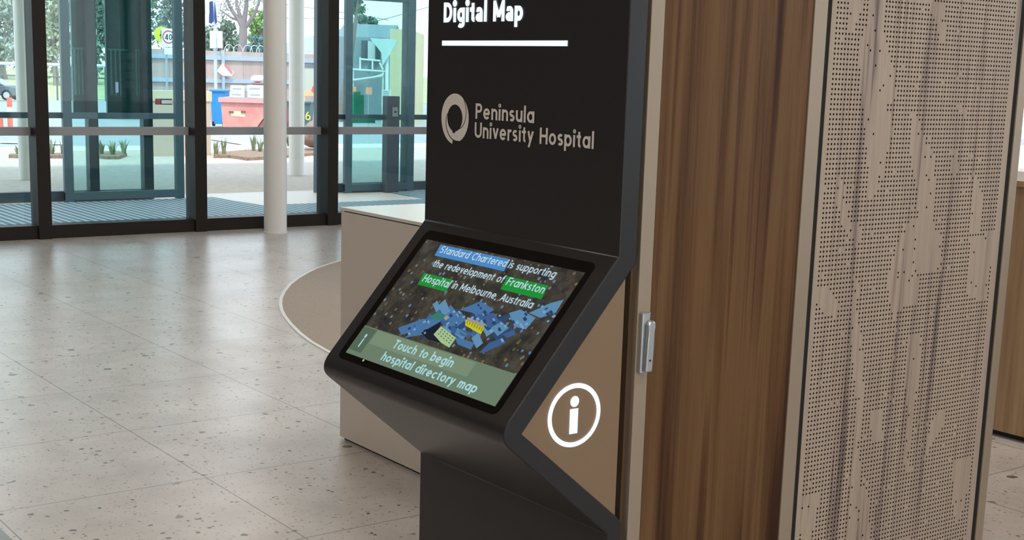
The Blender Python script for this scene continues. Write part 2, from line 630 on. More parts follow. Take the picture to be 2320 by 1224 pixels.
BLANK = [
    [(2.452, 1.751), (2.498, 1.754), (2.496, 1.734), (2.484, 1.704), (2.468, 1.678), (2.455, 1.688), (2.463, 1.723)],
    [(2.517, 1.755), (2.576, 1.758), (2.579, 1.703), (2.596, 1.663), (2.618, 1.618), (2.634, 1.593), (2.645, 1.541), (2.603, 1.515), (2.637, 1.500), (2.643, 1.453), (2.622, 1.390), (2.619, 1.348), (2.606, 1.322), (2.584, 1.301), (2.571, 1.307), (2.559, 1.406), (2.544, 1.432), (2.537, 1.494), (2.519, 1.545), (2.508, 1.570), (2.504, 1.635), (2.505, 1.665), (2.523, 1.706)],
    [(2.741, 1.767), (2.805, 1.770), (2.805, 1.713), (2.819, 1.671), (2.803, 1.666), (2.769, 1.722), (2.748, 1.747)],
    [(2.717, 1.505), (2.747, 1.474), (2.770, 1.431), (2.807, 1.414), (2.821, 1.343), (2.820, 1.288), (2.833, 1.233), (2.871, 1.186), (2.880, 1.118), (2.855, 1.106), (2.669, 1.118), (2.688, 1.168), (2.708, 1.211), (2.713, 1.238), (2.769, 1.243), (2.753, 1.329), (2.726, 1.372), (2.708, 1.442)],
    [(2.875, 1.531), (2.914, 1.518), (2.931, 1.496), (2.898, 1.501)],
    [(2.875, 1.408), (2.901, 1.416), (2.914, 1.358), (2.888, 1.353)],
    [(2.986, 1.192), (3.091, 1.198), (3.094, 1.116), (3.073, 1.092), (2.995, 1.097)],
    [(2.986, 1.345), (3.018, 1.322), (3.029, 1.253), (3.026, 1.207), (2.984, 1.203), (2.986, 1.283), (2.979, 1.328)],
    [(2.458, 1.357), (2.474, 1.351), (2.487, 1.310), (2.503, 1.267), (2.521, 1.214), (2.499, 1.231), (2.468, 1.269), (2.455, 1.310)],
    [(2.538, 1.245), (2.557, 1.223), (2.560, 1.196), (2.535, 1.203), (2.506, 1.246)],
    [(2.665, 1.140), (2.784, 1.132), (2.793, 1.030), (2.753, 1.031), (2.719, 1.025), (2.703, 1.009), (2.681, 1.050), (2.665, 1.107)],
    [(2.989, 1.120), (3.077, 1.115), (3.087, 1.078), (3.082, 1.019), (3.012, 1.031), (2.995, 1.044)],
    [(2.410, 1.098), (2.461, 1.094), (2.498, 1.048), (2.485, 1.022), (2.427, 1.049), (2.408, 1.082)],
    [(2.539, 1.121), (2.566, 1.092), (2.559, 1.049), (2.579, 0.981), (2.599, 0.924), (2.609, 0.834), (2.615, 0.754), (2.604, 0.699), (2.618, 0.651), (2.628, 0.603), (2.624, 0.528), (2.625, 0.450), (2.585, 0.457), (2.590, 0.528), (2.582, 0.593), (2.590, 0.672), (2.590, 0.746), (2.586, 0.814), (2.570, 0.883), (2.549, 0.957), (2.545, 1.028)],
    [(2.764, 0.947), (2.816, 0.960), (2.826, 0.855), (2.819, 0.774), (2.817, 0.680), (2.805, 0.634), (2.840, 0.581), (2.835, 0.546), (2.820, 0.518), (2.813, 0.435), (2.789, 0.475), (2.799, 0.611), (2.791, 0.672), (2.786, 0.778), (2.766, 0.861)],
    [(2.646, 0.773), (2.689, 0.779), (2.699, 0.696), (2.655, 0.703)],
    [(2.919, 0.749), (2.949, 0.739), (2.945, 0.698), (2.920, 0.677), (2.880, 0.623), (2.865, 0.601), (2.885, 0.658), (2.888, 0.706)],
    [(2.855, 0.573), (2.883, 0.568), (2.897, 0.505), (2.864, 0.541)],
]
MAP = {
    'slab': [(0.1917, 0.2914), (0.2558, 0.2524), (0.3193, 0.2418), (0.3237, 0.2593), (0.2871, 0.2761), (0.2197, 0.3043)],
    'green': [(0.2754, 0.2414), (0.2908, 0.2267), (0.3216, 0.2276), (0.3248, 0.2407), (0.2991, 0.2482)],
    'cream': [(0.3238, 0.2363), (0.3279, 0.2272), (0.3429, 0.2325), (0.3378, 0.2417)],
    'b1': [(0.3315, 0.221), (0.3658, 0.2096), (0.4003, 0.2254), (0.3885, 0.2458), (0.3564, 0.2525)],
    'b2': [(0.3566, 0.2069), (0.4077, 0.1742), (0.4673, 0.1852), (0.4506, 0.2063), (0.4068, 0.206)],
    'b3': [(0.4262, 0.2067), (0.4743, 0.1927), (0.5152, 0.2108), (0.4904, 0.2291), (0.4561, 0.2185)],
    'yel': [(0.4003, 0.2254), (0.4752, 0.2323), (0.479, 0.249), (0.4104, 0.239)],
    'grey': [(0.4001, 0.2187), (0.4733, 0.2238), (0.4752, 0.2323), (0.403, 0.2249)],
    'b4': [(0.3671, 0.2503), (0.45, 0.2508), (0.4503, 0.264), (0.382, 0.2652)],
    'b5': [(0.3999, 0.2704), (0.4761, 0.2716), (0.4799, 0.2882), (0.4284, 0.2864)],
    'pale': [(0.3291, 0.281), (0.3346, 0.257), (0.4088, 0.2729), (0.4096, 0.2994), (0.3722, 0.2943)],
    'b6': [(0.4955, 0.228), (0.5118, 0.2072), (0.55, 0.2167), (0.5324, 0.242)],
    'b7': [(0.5197, 0.1837), (0.5476, 0.1694), (0.6076, 0.1791), (0.6016, 0.2102), (0.5614, 0.21)],
    'b8': [(0.5786, 0.172), (0.6214, 0.1378), (0.6527, 0.1233), (0.6545, 0.1569), (0.6218, 0.1762)],
    'b9': [(0.5118, 0.2897), (0.5212, 0.2617), (0.5505, 0.2424), (0.5701, 0.251), (0.5266, 0.2864)],
    'b10': [(0.4638, 0.1814), (0.489, 0.1632), (0.5129, 0.1762), (0.4896, 0.1896)],
    'b11': [(0.2534, 0.2832), (0.2793, 0.2685), (0.2933, 0.2886), (0.2392, 0.3094)],
    'b12': [(0.5438, 0.2352), (0.5679, 0.2172), (0.5826, 0.227), (0.565, 0.2393)],
    'b13': [(0.3922, 0.2496), (0.4381, 0.2578), (0.4332, 0.2721), (0.3962, 0.2667)],
    'sh': [(0.2838, 0.286), (0.3232, 0.2456), (0.3465, 0.2818), (0.3722, 0.2943), (0.3214, 0.2963)],
}


# ================================================================== the room
XW = -11.92                       # inner face of the glazed wall
Y0, Y1, X1 = -6.0, 11.0, 6.0

fl = MB().box(XW - 0.25, X1, Y0, Y1, -0.12, 0.0).build('floor', terrazzo())
tag(fl, 'pale grey terrazzo tiled floor of the foyer', 'floor', kind='structure')
M_ceil = mat('timber_ceiling', (132, 118, 104), 0.8)
tag(MB().box(XW - 0.25, X1 + 4, Y0, Y1, CEIL, CEIL + 0.2).build('ceiling', M_ceil), 'timber ceiling high above the foyer', 'ceiling', kind='structure')  # slab extended past the glazing to block sun from the foyer
M_wall = mat('dark_brown_wall', (74, 68, 62), 0.7)
tag(MB().box(XW - 0.25, X1, Y0 - 0.15, Y0, 0, CEIL).build('wall_back', M_wall), 'dark brown wall behind the camera', 'wall', kind='structure')
o = thing('window_24', (X1, 2.5, 0), 'tall glazed wall at the near end of the foyer', 'window', kind='structure')  # glazing added out of view for cool daylight on kiosk and cabinet
MB().box(X1 + 0.05, X1 + 0.062, Y0, Y1, 0, CEIL).build('glass_pane', glass('clear_pane', (0.965, 0.985, 0.98), 0.9), o)
fr = MB()
for k in range(12):
    fr.box(X1, X1 + 0.15, Y0 + k * 1.54, Y0 + k * 1.54 + 0.08, 0, CEIL)
fr.build('window_frame', mat('dark_bronze_window_frame', (40, 34, 29), 0.45, spec=0.18), o)

M_frame = mat('dark_bronze_window_frame', (40, 34, 29), 0.45, spec=0.18)
M_gasket = mat('black_gasket', (16, 17, 18), 0.6)
M_rail = mat('silver_grey_rail', (150, 150, 152), 0.45, metal=0.2)
G_clear = glass('clear_pane', (0.965, 0.985, 0.98), 0.9)
G_fixed = glass('pale_green_pane', (0.90, 0.965, 0.955), 0.8)
G_leaf = glass('teal_tinted_pane', (0.74, 0.90, 0.905), 0.8)

tag(MB().box(XW - 0.2, XW, Y0, 0.842, 0, CEIL).build('wall_left', M_wall), 'dark brown solid wall beside the glazed wall', 'wall', kind='structure')  # solid wall added to keep window reflections off the kiosk front

# metal strip across the floor, bottom left of the view
tag(MB().box(-9.0, -1.0, 1.208, 1.246, -0.002, 0.003).build('trim_1', mat('brushed_steel_strip', (128, 130, 126), 0.35, metal=0.7)),
    'narrow brushed metal strip let into the terrazzo floor', 'floor strip', kind='structure')

# glazed wall: posts and bays
posts = [0.90, 2.35, 3.7905, 5.2545, 6.661, 8.09, 9.53, 10.93]
for i, y in enumerate(posts):
    o = thing('trim_%d' % (i + 2), (XW - 0.1, y, 0), 'dark bronze upright post of the glazed wall, %s' % (
        {2: 'leftmost in view', 3: 'left of the round white column', 4: 'right of the round white column'}.get(i, 'out of view')), 'window post', kind='structure')
    MB().box(XW - 0.16, XW, y - 0.058, y + 0.058, 0, CEIL).build('post', M_frame, o, bevel=0.003)
    MB().box(XW - 0.27, XW - 0.16, y - 0.04, y + 0.04, 0, CEIL).build('gasket', M_gasket, o)
for i in range(len(posts) - 1):
    a, b = posts[i] + 0.058, posts[i + 1] - 0.058
    o = thing('window_%d' % (i + 1), (XW - 0.2, (a + b) / 2, 0), 'tall clear pane in dark bronze frame, %s' % (
        {1: 'at the left edge of the photo', 2: 'between the two left posts', 3: 'behind the round white column', 4: 'just left of the black kiosk'}.get(i, 'out of view')), 'window', kind='structure')
    MB().box(XW - 0.22, XW - 0.035, a, b, 0, 0.118).build('sill', M_frame, o, bevel=0.003)
    MB().box(XW - 0.215, XW - 0.203, a - 0.02, b + 0.02, 0.118, CEIL).build('glass_pane', G_clear, o)
    MB().box(XW - 0.20, XW - 0.15, a - 0.01, b + 0.01, 0.900, 0.974).build('mid_rail', M_rail, o)

# far glazed wall beyond the timber counter (a sliver shows at the right edge)
o = thing('window_20', (-3, Y1, 0), 'bright far window with pale blinds at the right edge', 'window', kind='structure')
MB().box(-11.9, X1, Y1 - 0.02, Y1, 0, CEIL).build('glass_pane', G_clear, o)
fr = MB()
for k in range(13):
    fr.box(-11.9 + k * 1.49, -11.84 + k * 1.49, Y1 - 0.12, Y1 + 0.02, 0, CEIL)
fr.box(-11.9, X1, Y1 - 0.1, Y1 + 0.02, 0, 0.12)
fr.build('window_frame', M_frame, o)
bl = MB()
for k in range(4):
    bl.box(-6.0, 0.0, Y1 - 0.2, Y1 - 0.19, 1.0 + k * 0.2, 1.14 + k * 0.2)
bl.build('blind', mat('white_blind', (225, 232, 238), 0.6), o)

M_white = mat('white_column_paint', (226, 223, 217), 0.4)
c = on_z(624, 527)
tag(MB().lathe((c.x, c.y, 0), ((0.113, 0), (0.113, 0.012), (0.108, 0.014), (0.108, CEIL)), 40).build('round_column', M_white, smooth=True),
    'slim round white column standing just inside the glazed wall', 'column', kind='structure')

# ================================================================== information kiosk
KX0, KX1, KY = -2.7663, -2.0416, 1.80
M_black = mat('black_powder_coat', (39, 37, 38), 0.34, spec=0.34)
M_bronze = mat('bronze_panel', (138, 112, 88), 0.45, metal=0.2, spec=0.4)
M_trim = mat('champagne_trim', (158, 140, 121), 0.42, metal=0.3)
M_sign = glow('lit_white_sign', (222, 244, 255), 1.35)
M_print = mat('pale_grey_print', (198, 191, 182), 0.55)

kiosk = thing('information_kiosk', ((KX0 + KX1) / 2, 1.83, 0), 'black standing information kiosk with tilted touch screen and lit lettering', 'kiosk')
TD = Vector((0, -0.6521, -0.7581))           # down the tilted face
TN = Vector((0, -0.7581, 0.6521))            # out of it
TA = Vector((KX0, KY, 1.208))
UX = Vector((1, 0, 0))
UZ = Vector((0, 0, 1))


def lip_round(n=7):
    p0, p1, p2 = Vector((1.536, 0.9010)), Vector((1.5085, 0.8682)), Vector((1.534, 0.8455))
    return [tuple(p0 * (1 - t) ** 2 + p1 * 2 * t * (1 - t) + p2 * t * t) for t in [i / n for i in range(n + 1)]]


profile = [(KY, 2.45), (KY, 1.208)] + lip_round() + [(KY, 0.619), (KY, 0.0), (1.838, 0.0), (1.838, 0.640), (1.822, 0.656), (1.5660, 0.8690), (1.8229, 1.1646), (1.8475, 1.193), (1.8495, 2.45)]
MB().prism(profile, KX0, KX1, 0).build('shell', M_black, kiosk, bevel=0.0025, smooth=True)
infill = [(1.8229, 1.1642), (1.5664, 0.8690), (1.8215, 0.6564), (1.8215, 1.1642)]
side = MB().prism(infill, KX1 - 0.035, KX1 - 0.0025, 0).build('side_panel', M_bronze, kiosk)
part_label(side, 'bronze triangular side panel carrying the lit information symbol')
MB().prism(infill, KX0 + 0.0025, KX0 + 0.035, 0).build('side_panel', M_bronze, kiosk)

# lit information symbol on the side panel
sx = KX1 - 0.0005
sym = MB()
disc(sym, (sx, 1.6988, 0.8905), (0, 1, 0), UZ, 0.0690, 0.0585, 64, rv=0.0665)
ob = sym.build('symbol_ring', M_sign, kiosk, fix=False)
part_label(ob, 'lit white ring on the bronze side panel')
sym = MB()
disc(sym, (sx, 1.6983, 0.9192), (0, 1, 0), UZ, 0.0114, n=28)
quad(sym, (sx, 1.6975, 0.8520), (0, 1, 0), UZ, -0.0108, 0.0108, 0.0, 0.0522)
ob = sym.build('symbol_letter', M_sign, kiosk, fix=False)
part_label(ob, 'lit white letter i on the bronze side panel')

# header
yf = KY - 0.0012
letter('header_lettering', M_sign, kiosk, write('Digital Map', (-2.6975, yf, 1.6800), UX, UZ, 0.0455, 0.309, 0.225, 0.085, True), 'lit white header word')
ob = quad(MB(), (-2.7021, yf, 1.6268), UX, UZ, 0, 0.4705, 0, 0.0115).build('header_line', M_sign, kiosk, fix=False)
part_label(ob, 'lit white line under the header')

# logo: two interlocking swooshes
def swoosh(inner, outer, a0, a1, n=60):
    mb = MB()
    P = []
    for i in range(n + 1):
        t = a0 + (a1 - a0) * i / n
        c_, s_ = math.cos(math.radians(t)), math.sin(math.radians(t))
        for r in (inner(t), outer(t)):
            P.append(Vector((-2.6417 + r * c_, yf, 1.4606 + r * s_ * 1.0)))
    return mb.add(P, [(2 * i, 2 * i + 1, 2 * i + 3, 2 * i + 2) for i in range(n)])


RO, RI = 0.0567, 0.0312


def ease(t, a, b):
    k = min(1, max(0, (t - a) / (b - a)))
    return k


lo = swoosh(lambda t: RI if t < 160 else RI + (RO - RI) * ease(t, 160, 292) + 0.0013, lambda t: RI + (RO - RI) * ease(t, -50, 52) - 0.0012 if t < 52 else RO + 0.0045 * ease(t, 200, 262), -46, 262)
lo2 = swoosh(lambda t: RI + (0.004 if 255 < t < 272 else 0) if t < 310 else RI + (RO - RI) * ease(t, 310, 412) + 0.0012, lambda t: RI + (RO - RI) * ease(t, 160, 292) - 0.0013 if t < 292 else RO, 166, 410)
lo.add(lo2.v, lo2.f)
lo.build('hospital_logo', M_print, kiosk, fix=False)
letter('name_lettering', M_print, kiosk, write('Peninsula', (-2.5581, yf, 1.4628), UX, UZ, 0.0350, 0.2215, 0.165, 0.115))
letter('name_lettering', M_print, kiosk, write('University Hospital', (-2.5597, yf, 1.4200), UX, UZ, 0.0348, 0.4255, 0.165, 0.115))


# screen
def scr(u, s, off=0.0):
    return TA + UX * u + TD * s + TN * off


def round_rect(u0, u1, s0, s1, r, off, n=6):
    pts = []
    for cu, cs, a in ((u1 - r, s0 + r, -90), (u1 - r, s1 - r, 0), (u0 + r, s1 - r, 90), (u0 + r, s0 + r, 180)):
        for i in range(n + 1):
            t = math.radians(a + 90 * i / n)
            pts.append(scr(cu + r * math.cos(t), cs + r * math.sin(t), off))
    return pts


bez = MB().slab(round_rect(0.0415, 0.6785, 0.0255, 0.4060, 0.018, -0.004), TN * 0.0052).build('screen_bezel', mat('black_screen_glass', (7, 7, 8), 0.07, spec=0.5), kiosk)
dsp = MB().slab([scr(0.0662, 0.0518, 0.0006), scr(0.6612, 0.0518, 0.0006), scr(0.6612, 0.3890, 0.0006), scr(0.0662, 0.3890, 0.0006)], TN * 0.0010).build('display', aerial_photo(), kiosk)
part_label(dsp, 'glowing display showing an aerial photograph of a hospital site')
BASE[dsp.name] = BASE[kiosk.name]
S_UP = -TD


def on_screen(name, polys, rgb, off, k=1.0, label=None, stuff=False):
    m_ = glow('screen_%d_%d_%d' % rgb, rgb, k)
    mbs = [MB()]
    for i, p in enumerate(polys):
        if i and not stuff:
            mbs.append(MB())
        mbs[-1].add([scr(u, s, off) for u, s in p], [tuple(range(len(p)))])
    for mb in mbs:
        o = mb.build(name, m_, dsp, fix=False)
        if label:
            part_label(o, label)
        if stuff:
            o['kind'] = 'stuff'


def rect(u0, u1, s0, s1, lean=0.0):
    return [(u0, s1), (u1, s1), (u1 - lean, s0), (u0 - lean, s0)]


on_screen('map_building', [MAP[k] for k in ('slab', 'b1', 'b2', 'b5', 'b11')], (70, 112, 158), 0.0018)
on_screen('map_building', [MAP[k] for k in ('b3', 'b4', 'b9', 'b12')], (58, 92, 140), 0.0019)
on_screen('map_building', [MAP[k] for k in ('b6', 'b7', 'b8', 'b13')], (88, 136, 172), 0.0019)
on_screen('map_shadow', [MAP['sh']], (16, 26, 42), 0.0020)
on_screen('map_building', [MAP['green']], (52, 120, 110), 0.0021)
on_screen('map_building', [MAP['yel']], (196, 190, 40), 0.0021, label='yellow striped building on the map')
on_screen('map_building', [MAP['grey'], MAP['cream']], (150, 150, 130), 0.0022)
on_screen('map_building', [MAP['pale']], (160, 190, 140), 0.0022, label='pale green building with windows on the map')


def bil(P, a, b):       # a point inside a four-sided patch
    p0, p1, p2, p3 = (Vector(q) for q in P)
    return tuple((p0 * (1 - a) + p1 * a) * (1 - b) + (p3 * (1 - a) + p2 * a) * b)


pq = [MAP['pale'][1], MAP['pale'][2], MAP['pale'][3], MAP['pale'][0]]
on_screen('map_window', [[bil(pq, a, b), bil(pq, a + .07, b), bil(pq, a + .07, b + .08), bil(pq, a, b + .08)] for a in (.15, .32, .49, .66, .83) for b in (.15, .4, .65)], (48, 70, 52), 0.0024, stuff=True)
rr = random.Random(4)
patches = {(74, 116, 162): [], (60, 96, 146): [], (94, 140, 176): [], (44, 70, 108): []}
for _ in range(46):
    u = 0.40 + rr.gauss(0, 0.085)
    s = 0.236 - (u - 0.40) * 0.10 + rr.gauss(0, 0.02)
    if not (0.19 < u < 0.63 and max(0.184, 0.215 - abs(u - .42) * .2) < s < 0.29):
        continue
    l, w_, t_ = rr.uniform(.010, .028), rr.uniform(.006, .013), rr.choice((0.5, 0.5, -0.9, 0.35))
    c_, s_ = math.cos(t_), math.sin(t_)
    patches[rr.choice(list(patches))].append([(u + x * c_ - y * s_, s + x * s_ + y * c_) for x, y in ((-l, -w_), (l, -w_), (l, w_ * rr.uniform(.4, 1)), (-l * rr.uniform(.5, 1), w_))])
for i_, (rgb_, ps_) in enumerate(patches.items()):
    on_screen('map_building', ps_, rgb_, 0.00171 + i_ * 0.00002)
roofs = []
for key in ('b1', 'b2', 'b3', 'b6', 'b7', 'b8', 'slab'):
    P = MAP[key]
    cu, cs = sum(p[0] for p in P) / len(P), sum(p[1] for p in P) / len(P)
    for _ in range(9):
        u, s = cu + rr.uniform(-.035, .035), cs + rr.uniform(-.022, .022)
        a, b = rr.uniform(.004, .013), rr.uniform(.002, .005)
        roofs.append([(u, s), (u + a, s + a * .45), (u + a - b, s + a * .45 + b * 1.3), (u - b, s + b * 1.3)])
on_screen('map_roof_detail', roofs[::2], (120, 160, 196), 0.0024, stuff=True)
on_screen('map_roof_detail', roofs[1::2], (36, 62, 100), 0.0024, stuff=True)
on_screen('map_roof_detail', [[bil([MAP['yel'][0], MAP['yel'][1], MAP['yel'][2], MAP['yel'][3]], a, .05), bil(MAP['yel'], a + .05, .05), bil(MAP['yel'], a + .05, .6), bil(MAP['yel'], a, .6)] for a in (.08, .22, .36, .5, .64, .78, .9)], (120, 122, 40), 0.0024, stuff=True)

on_screen('text_box', [rect(0.1395, 0.4160, 0.0585, 0.0905, 0.006)], (72, 134, 196), 0.0026, label='blue highlight behind the first words')
on_screen('text_box', [rect(0.4440, 0.5880, 0.1005, 0.1350, 0.006), rect(0.1530, 0.2715, 0.1405, 0.1735, 0.006)], (22, 142, 52), 0.0026, label='green highlights behind two words')
on_screen('button_strip', [rect(0.0662, 0.6612, 0.3100, 0.3890)], (104, 124, 104), 0.0026, label='grey green strip along the bottom of the display')
on_screen('button_strip', [rect(0.0665, 0.1235, 0.3130, 0.3780)], (82, 100, 84), 0.0028)
on_screen('button_strip', [rect(0.1290, 0.5250, 0.3130, 0.3500)], (118, 138, 114), 0.0028)
M_txt = glow('screen_text', (184, 210, 222), 1.0)
M_txt2 = glow('screen_button_text', (164, 212, 216), 1.0)


def screen_text(text, u0, u1, s, size, weight, m=M_txt):
    letter('screen_lettering', m, dsp, write(text, scr(u0, s, 0.0030), UX, S_UP, size, u1 - u0, weight + 0.02, 0.115))


screen_text('Standard Chartered', 0.1475, 0.4100, 0.0805, 0.0200, 0.125)
screen_text('is supporting', 0.4190, 0.5835, 0.0805, 0.0200, 0.125)
screen_text('the redevelopment of', 0.1580, 0.4360, 0.1200, 0.0200, 0.125)
screen_text('Frankston', 0.4500, 0.5810, 0.1220, 0.0205, 0.125)
screen_text('Hospital', 0.1600, 0.2690, 0.1635, 0.0205, 0.125)
screen_text('in Melbourne, Australia', 0.2800, 0.5770, 0.1620, 0.0200, 0.125)
screen_text('Touch to begin', 0.2200, 0.4585, 0.3415, 0.0225, 0.150, M_txt2)
screen_text('hospital directory map', 0.2095, 0.5800, 0.3780, 0.0225, 0.150, M_txt2)
screen_text('i', 0.0960, 0.1010, 0.3660, 0.0330, 0.20, M_txt2)
led = MB()
disc(led, scr(0.150, 0.3925, 0.0016), UX, S_UP, 0.0030, n=16)
part_label(led.build('indicator_light', glow('amber_led', (220, 205, 130), 1.0), kiosk, fix=False), 'tiny amber light on the bezel')

# ================================================================== timber cabinet behind the kiosk
BX0, BX1, BY0, BY1 = -2.75, -2.0416, 1.858, 3.167
cab = thing('timber_cabinet', ((BX0 + BX1) / 2, (BY0 + BY1) / 2, 0), 'tall timber veneered cabinet with brown door and pale perforated panel behind the kiosk', 'cabinet')
M_dark = mat('cabinet_dark_recess', (14, 12, 11), 0.8)
MB().box(BX0, BX1 - 0.022, BY0 + 0.012, BY1 - 0.006, 0, 2.6).build('carcass', M_dark, cab)
part_label(MB().box(BX1 - 0.06, BX1 - 0.020, 1.8515, BY0 + 0.004, 0, 2.6).build('corner_channel', mat('bronze_channel', (112, 90, 68), 0.5, metal=0.2), cab), 'recessed bronze channel beside the kiosk')
part_label(MB().box(BX1 - 0.024, BX1, BY0 - 0.0005, 1.8935, 0, 2.6).build('corner_post', M_trim, cab, bevel=0.0015), 'champagne metal corner post')
door = MB().box(BX1 - 0.022, BX1 - 0.003, 1.896, 2.3365, 0.02, 2.58).build('door', walnut(), cab, bevel=0.001)
part_label(door, 'brown walnut veneer door panel with vertical grain')
part_label(MB().box(BX1 - 0.022, BX1, 2.3385, 2.3817, 0, 2.6).build('frame_strip', M_trim, cab, bevel=0.0015), 'champagne metal strip between door and perforated panel')
part_label(MB().box(BX1 - 0.022, BX1, 3.1343, BY1, 0, 2.6).build('frame_strip', M_trim, cab, bevel=0.0015), 'champagne metal strip at the far edge')
MB().box(BX1 - 0.02, BX1 - 0.0042, 2.3817, 2.3975, 0, 2.6).build('gap_liner', M_dark, cab)  # black strips put into the gaps in place of their shade
MB().box(BX1 - 0.02, BX1 - 0.0042, 3.1165, 3.1343, 0, 2.6).build('gap_liner', M_dark, cab)


def inside(p, poly):
    x, y = p
    r = False
    j = len(poly) - 1
    for i in range(len(poly)):
        (xi, yi), (xj, yj) = poly[i], poly[j]
        if (yi > y) != (yj > y) and x < (xj - xi) * (y - yi) / (yj - yi) + xi:
            r = not r
        j = i
    return r


def perforated():
    PITCH_, R, D = 0.0112, 0.0028, 0.006
    xf = BX1 - 0.0025
    ya, za = 2.4165, 1.7442
    ncol, z_lo, z_hi = 61, 0.06, 2.40
    k0 = int((z_lo - za) / PITCH_)
    k1 = int((z_hi - za) / PITCH_)
    rnd = random.Random(11)
    vs, fs, mi = [], [], []
    octo = [(R * math.cos(math.radians(45 * i)), R * math.sin(math.radians(45 * i))) for i in range(8)]
    h = PITCH_ / 2
    sq = [(h, 0), (h, h), (0, h), (-h, h), (-h, 0), (-h, -h), (0, -h), (h, -h)]
    for k in range(k0, k1 + 1):
        z = za + k * PITCH_
        run = None
        for c in range(ncol + 1):
            y = ya + c * PITCH_
            hole = False
            if c < ncol:
                blank = any(inside((y, z), P) for P in BLANK)
                if z > 1.76 or z < 0.60:
                    blank = math.sin(y * 31 + math.sin(z * 3.1) * 1.6) + 0.6 * math.sin(z * 9 + y * 11) > 0.75
                hole = rnd.random() < (0.05 if blank else 0.985)
            if c < ncol and not hole:
                run = c if run is None else run
                continue
            if run is not None:
                o = len(vs)
                a, b = ya + run * PITCH_ - h, ya + (c - 1) * PITCH_ + h
                vs += [(xf, a, z - h), (xf, b, z - h), (xf, b, z + h), (xf, a, z + h)]
                fs.append((o, o + 1, o + 2, o + 3)); mi.append(0)
                run = None
            if c < ncol:
                o = len(vs)
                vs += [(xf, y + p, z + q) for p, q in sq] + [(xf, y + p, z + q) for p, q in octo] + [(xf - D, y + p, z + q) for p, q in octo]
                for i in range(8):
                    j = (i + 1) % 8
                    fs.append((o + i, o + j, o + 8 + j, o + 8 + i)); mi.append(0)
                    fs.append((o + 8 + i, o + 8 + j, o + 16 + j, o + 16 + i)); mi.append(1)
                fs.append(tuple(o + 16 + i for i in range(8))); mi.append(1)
    z0, z1 = za + k0 * PITCH_ - h, za + k1 * PITCH_ + h
    y0, y1 = ya - h, ya + (ncol - 1) * PITCH_ + h
    for a, b, c, d in ((2.3975, y0, 0.02, 2.58), (y1, 3.1165, 0.02, 2.58), (y0, y1, 0.02, z0), (y0, y1, z1, 2.58)):
        o = len(vs)
        vs += [(xf, a, c), (xf, b, c), (xf, b, d), (xf, a, d)]
        fs.append((o, o + 1, o + 2, o + 3)); mi.append(0)
    o = len(vs)                      # edges of the board
    xb = xf - 0.014
    ys, zs = (2.3975, 3.1165), (0.02, 2.58)
    vs += [(x, y, z) for x in (xb, xf) for y in ys for z in zs]
    for f in ((0, 1, 3, 2), (0, 4, 5, 1), (2, 3, 7, 6), (0, 2, 6, 4), (1, 5, 7, 3)):
        fs.append(tuple(o + i for i in f)); mi.append(0)
    base = BASE[cab.name]
    me = bpy.data.meshes.new('perforated_panel')
    me.from_pydata([(x - base.x, y - base.y, z - base.z) for x, y, z in vs], [], fs)
    me.materials.append(pale_ash())
    me.materials.append(mat('hole_shadow_felt', (44, 30, 22), 0.9))  # dark colour stands in for the shade inside the holes
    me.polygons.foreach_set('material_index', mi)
    ob = bpy.data.objects.new('perforated_panel', me)
    COL.objects.link(ob)
    ob.parent = cab
    BASE[ob.name] = base
    return part_label(ob, 'pale ash panel drilled with rows of small holes')


perforated()

# swing handle on the corner post
M_zinc = mat('satin_zinc', (186, 188, 190), 0.3, metal=0.75)
hx = BX1
plate = MB().box(hx - 0.001, hx + 0.010, 1.8630, 1.8865, 0.9590, 1.0890).build('handle', M_zinc, cab, bevel=0.0035)
part_label(plate, 'silver swing handle on the corner post')
lev = MB().prism([(1.8690, 0.9640), (1.8880, 0.9640), (1.8905, 1.0150), (1.8905, 1.0480), (1.8925, 1.0600), (1.8905, 1.0690), (1.8835, 1.0735), (1.8755, 1.0715), (1.8715, 1.0640), (1.8725, 1.0500), (1.8710, 1.0300)], hx + 0.010, hx + 0.021, 0).build('lever', M_zinc, plate, bevel=0.003)
BASE[lev.name] = BASE[plate.name]
kh = MB()
kh.tube([(hx + 0.020, 1.8790, 0.9890), (hx + 0.0222, 1.8790, 0.9890)], 0.0022, n=12)
part_label(kh.build('keyhole', M_gasket, plate), 'small dark keyhole')

# ================================================================== reception counter and desk
M_lam = mat('taupe_laminate', (204, 193, 183), 0.5, spec=0.35)
M_top = mat('pale_stone_top', (214, 214, 208), 0.28, spec=0.5)
ctr = thing('reception_counter', (-3.85, 3.1, 0), 'high taupe reception counter with a pale top beside the kiosk', 'counter')
MB().box(-4.915, -2.755, 2.785, 3.43, 0.012, 0.980).build('body', M_lam, ctr, bevel=0.002)
MB().box(-4.900, -2.755, 2.80, 3.41, 0.0, 0.014).build('plinth', M_gasket, ctr)
part_label(MB().box(-4.918, -2.755, 2.781, 3.44, 0.985, 0.998).build('worktop', M_top, ctr, bevel=0.0015), 'pale thin worktop')
MB().box(-4.905, -2.755, 2.795, 3.42, 0.978, 0.987).build('shadow_gap', M_gasket, ctr)

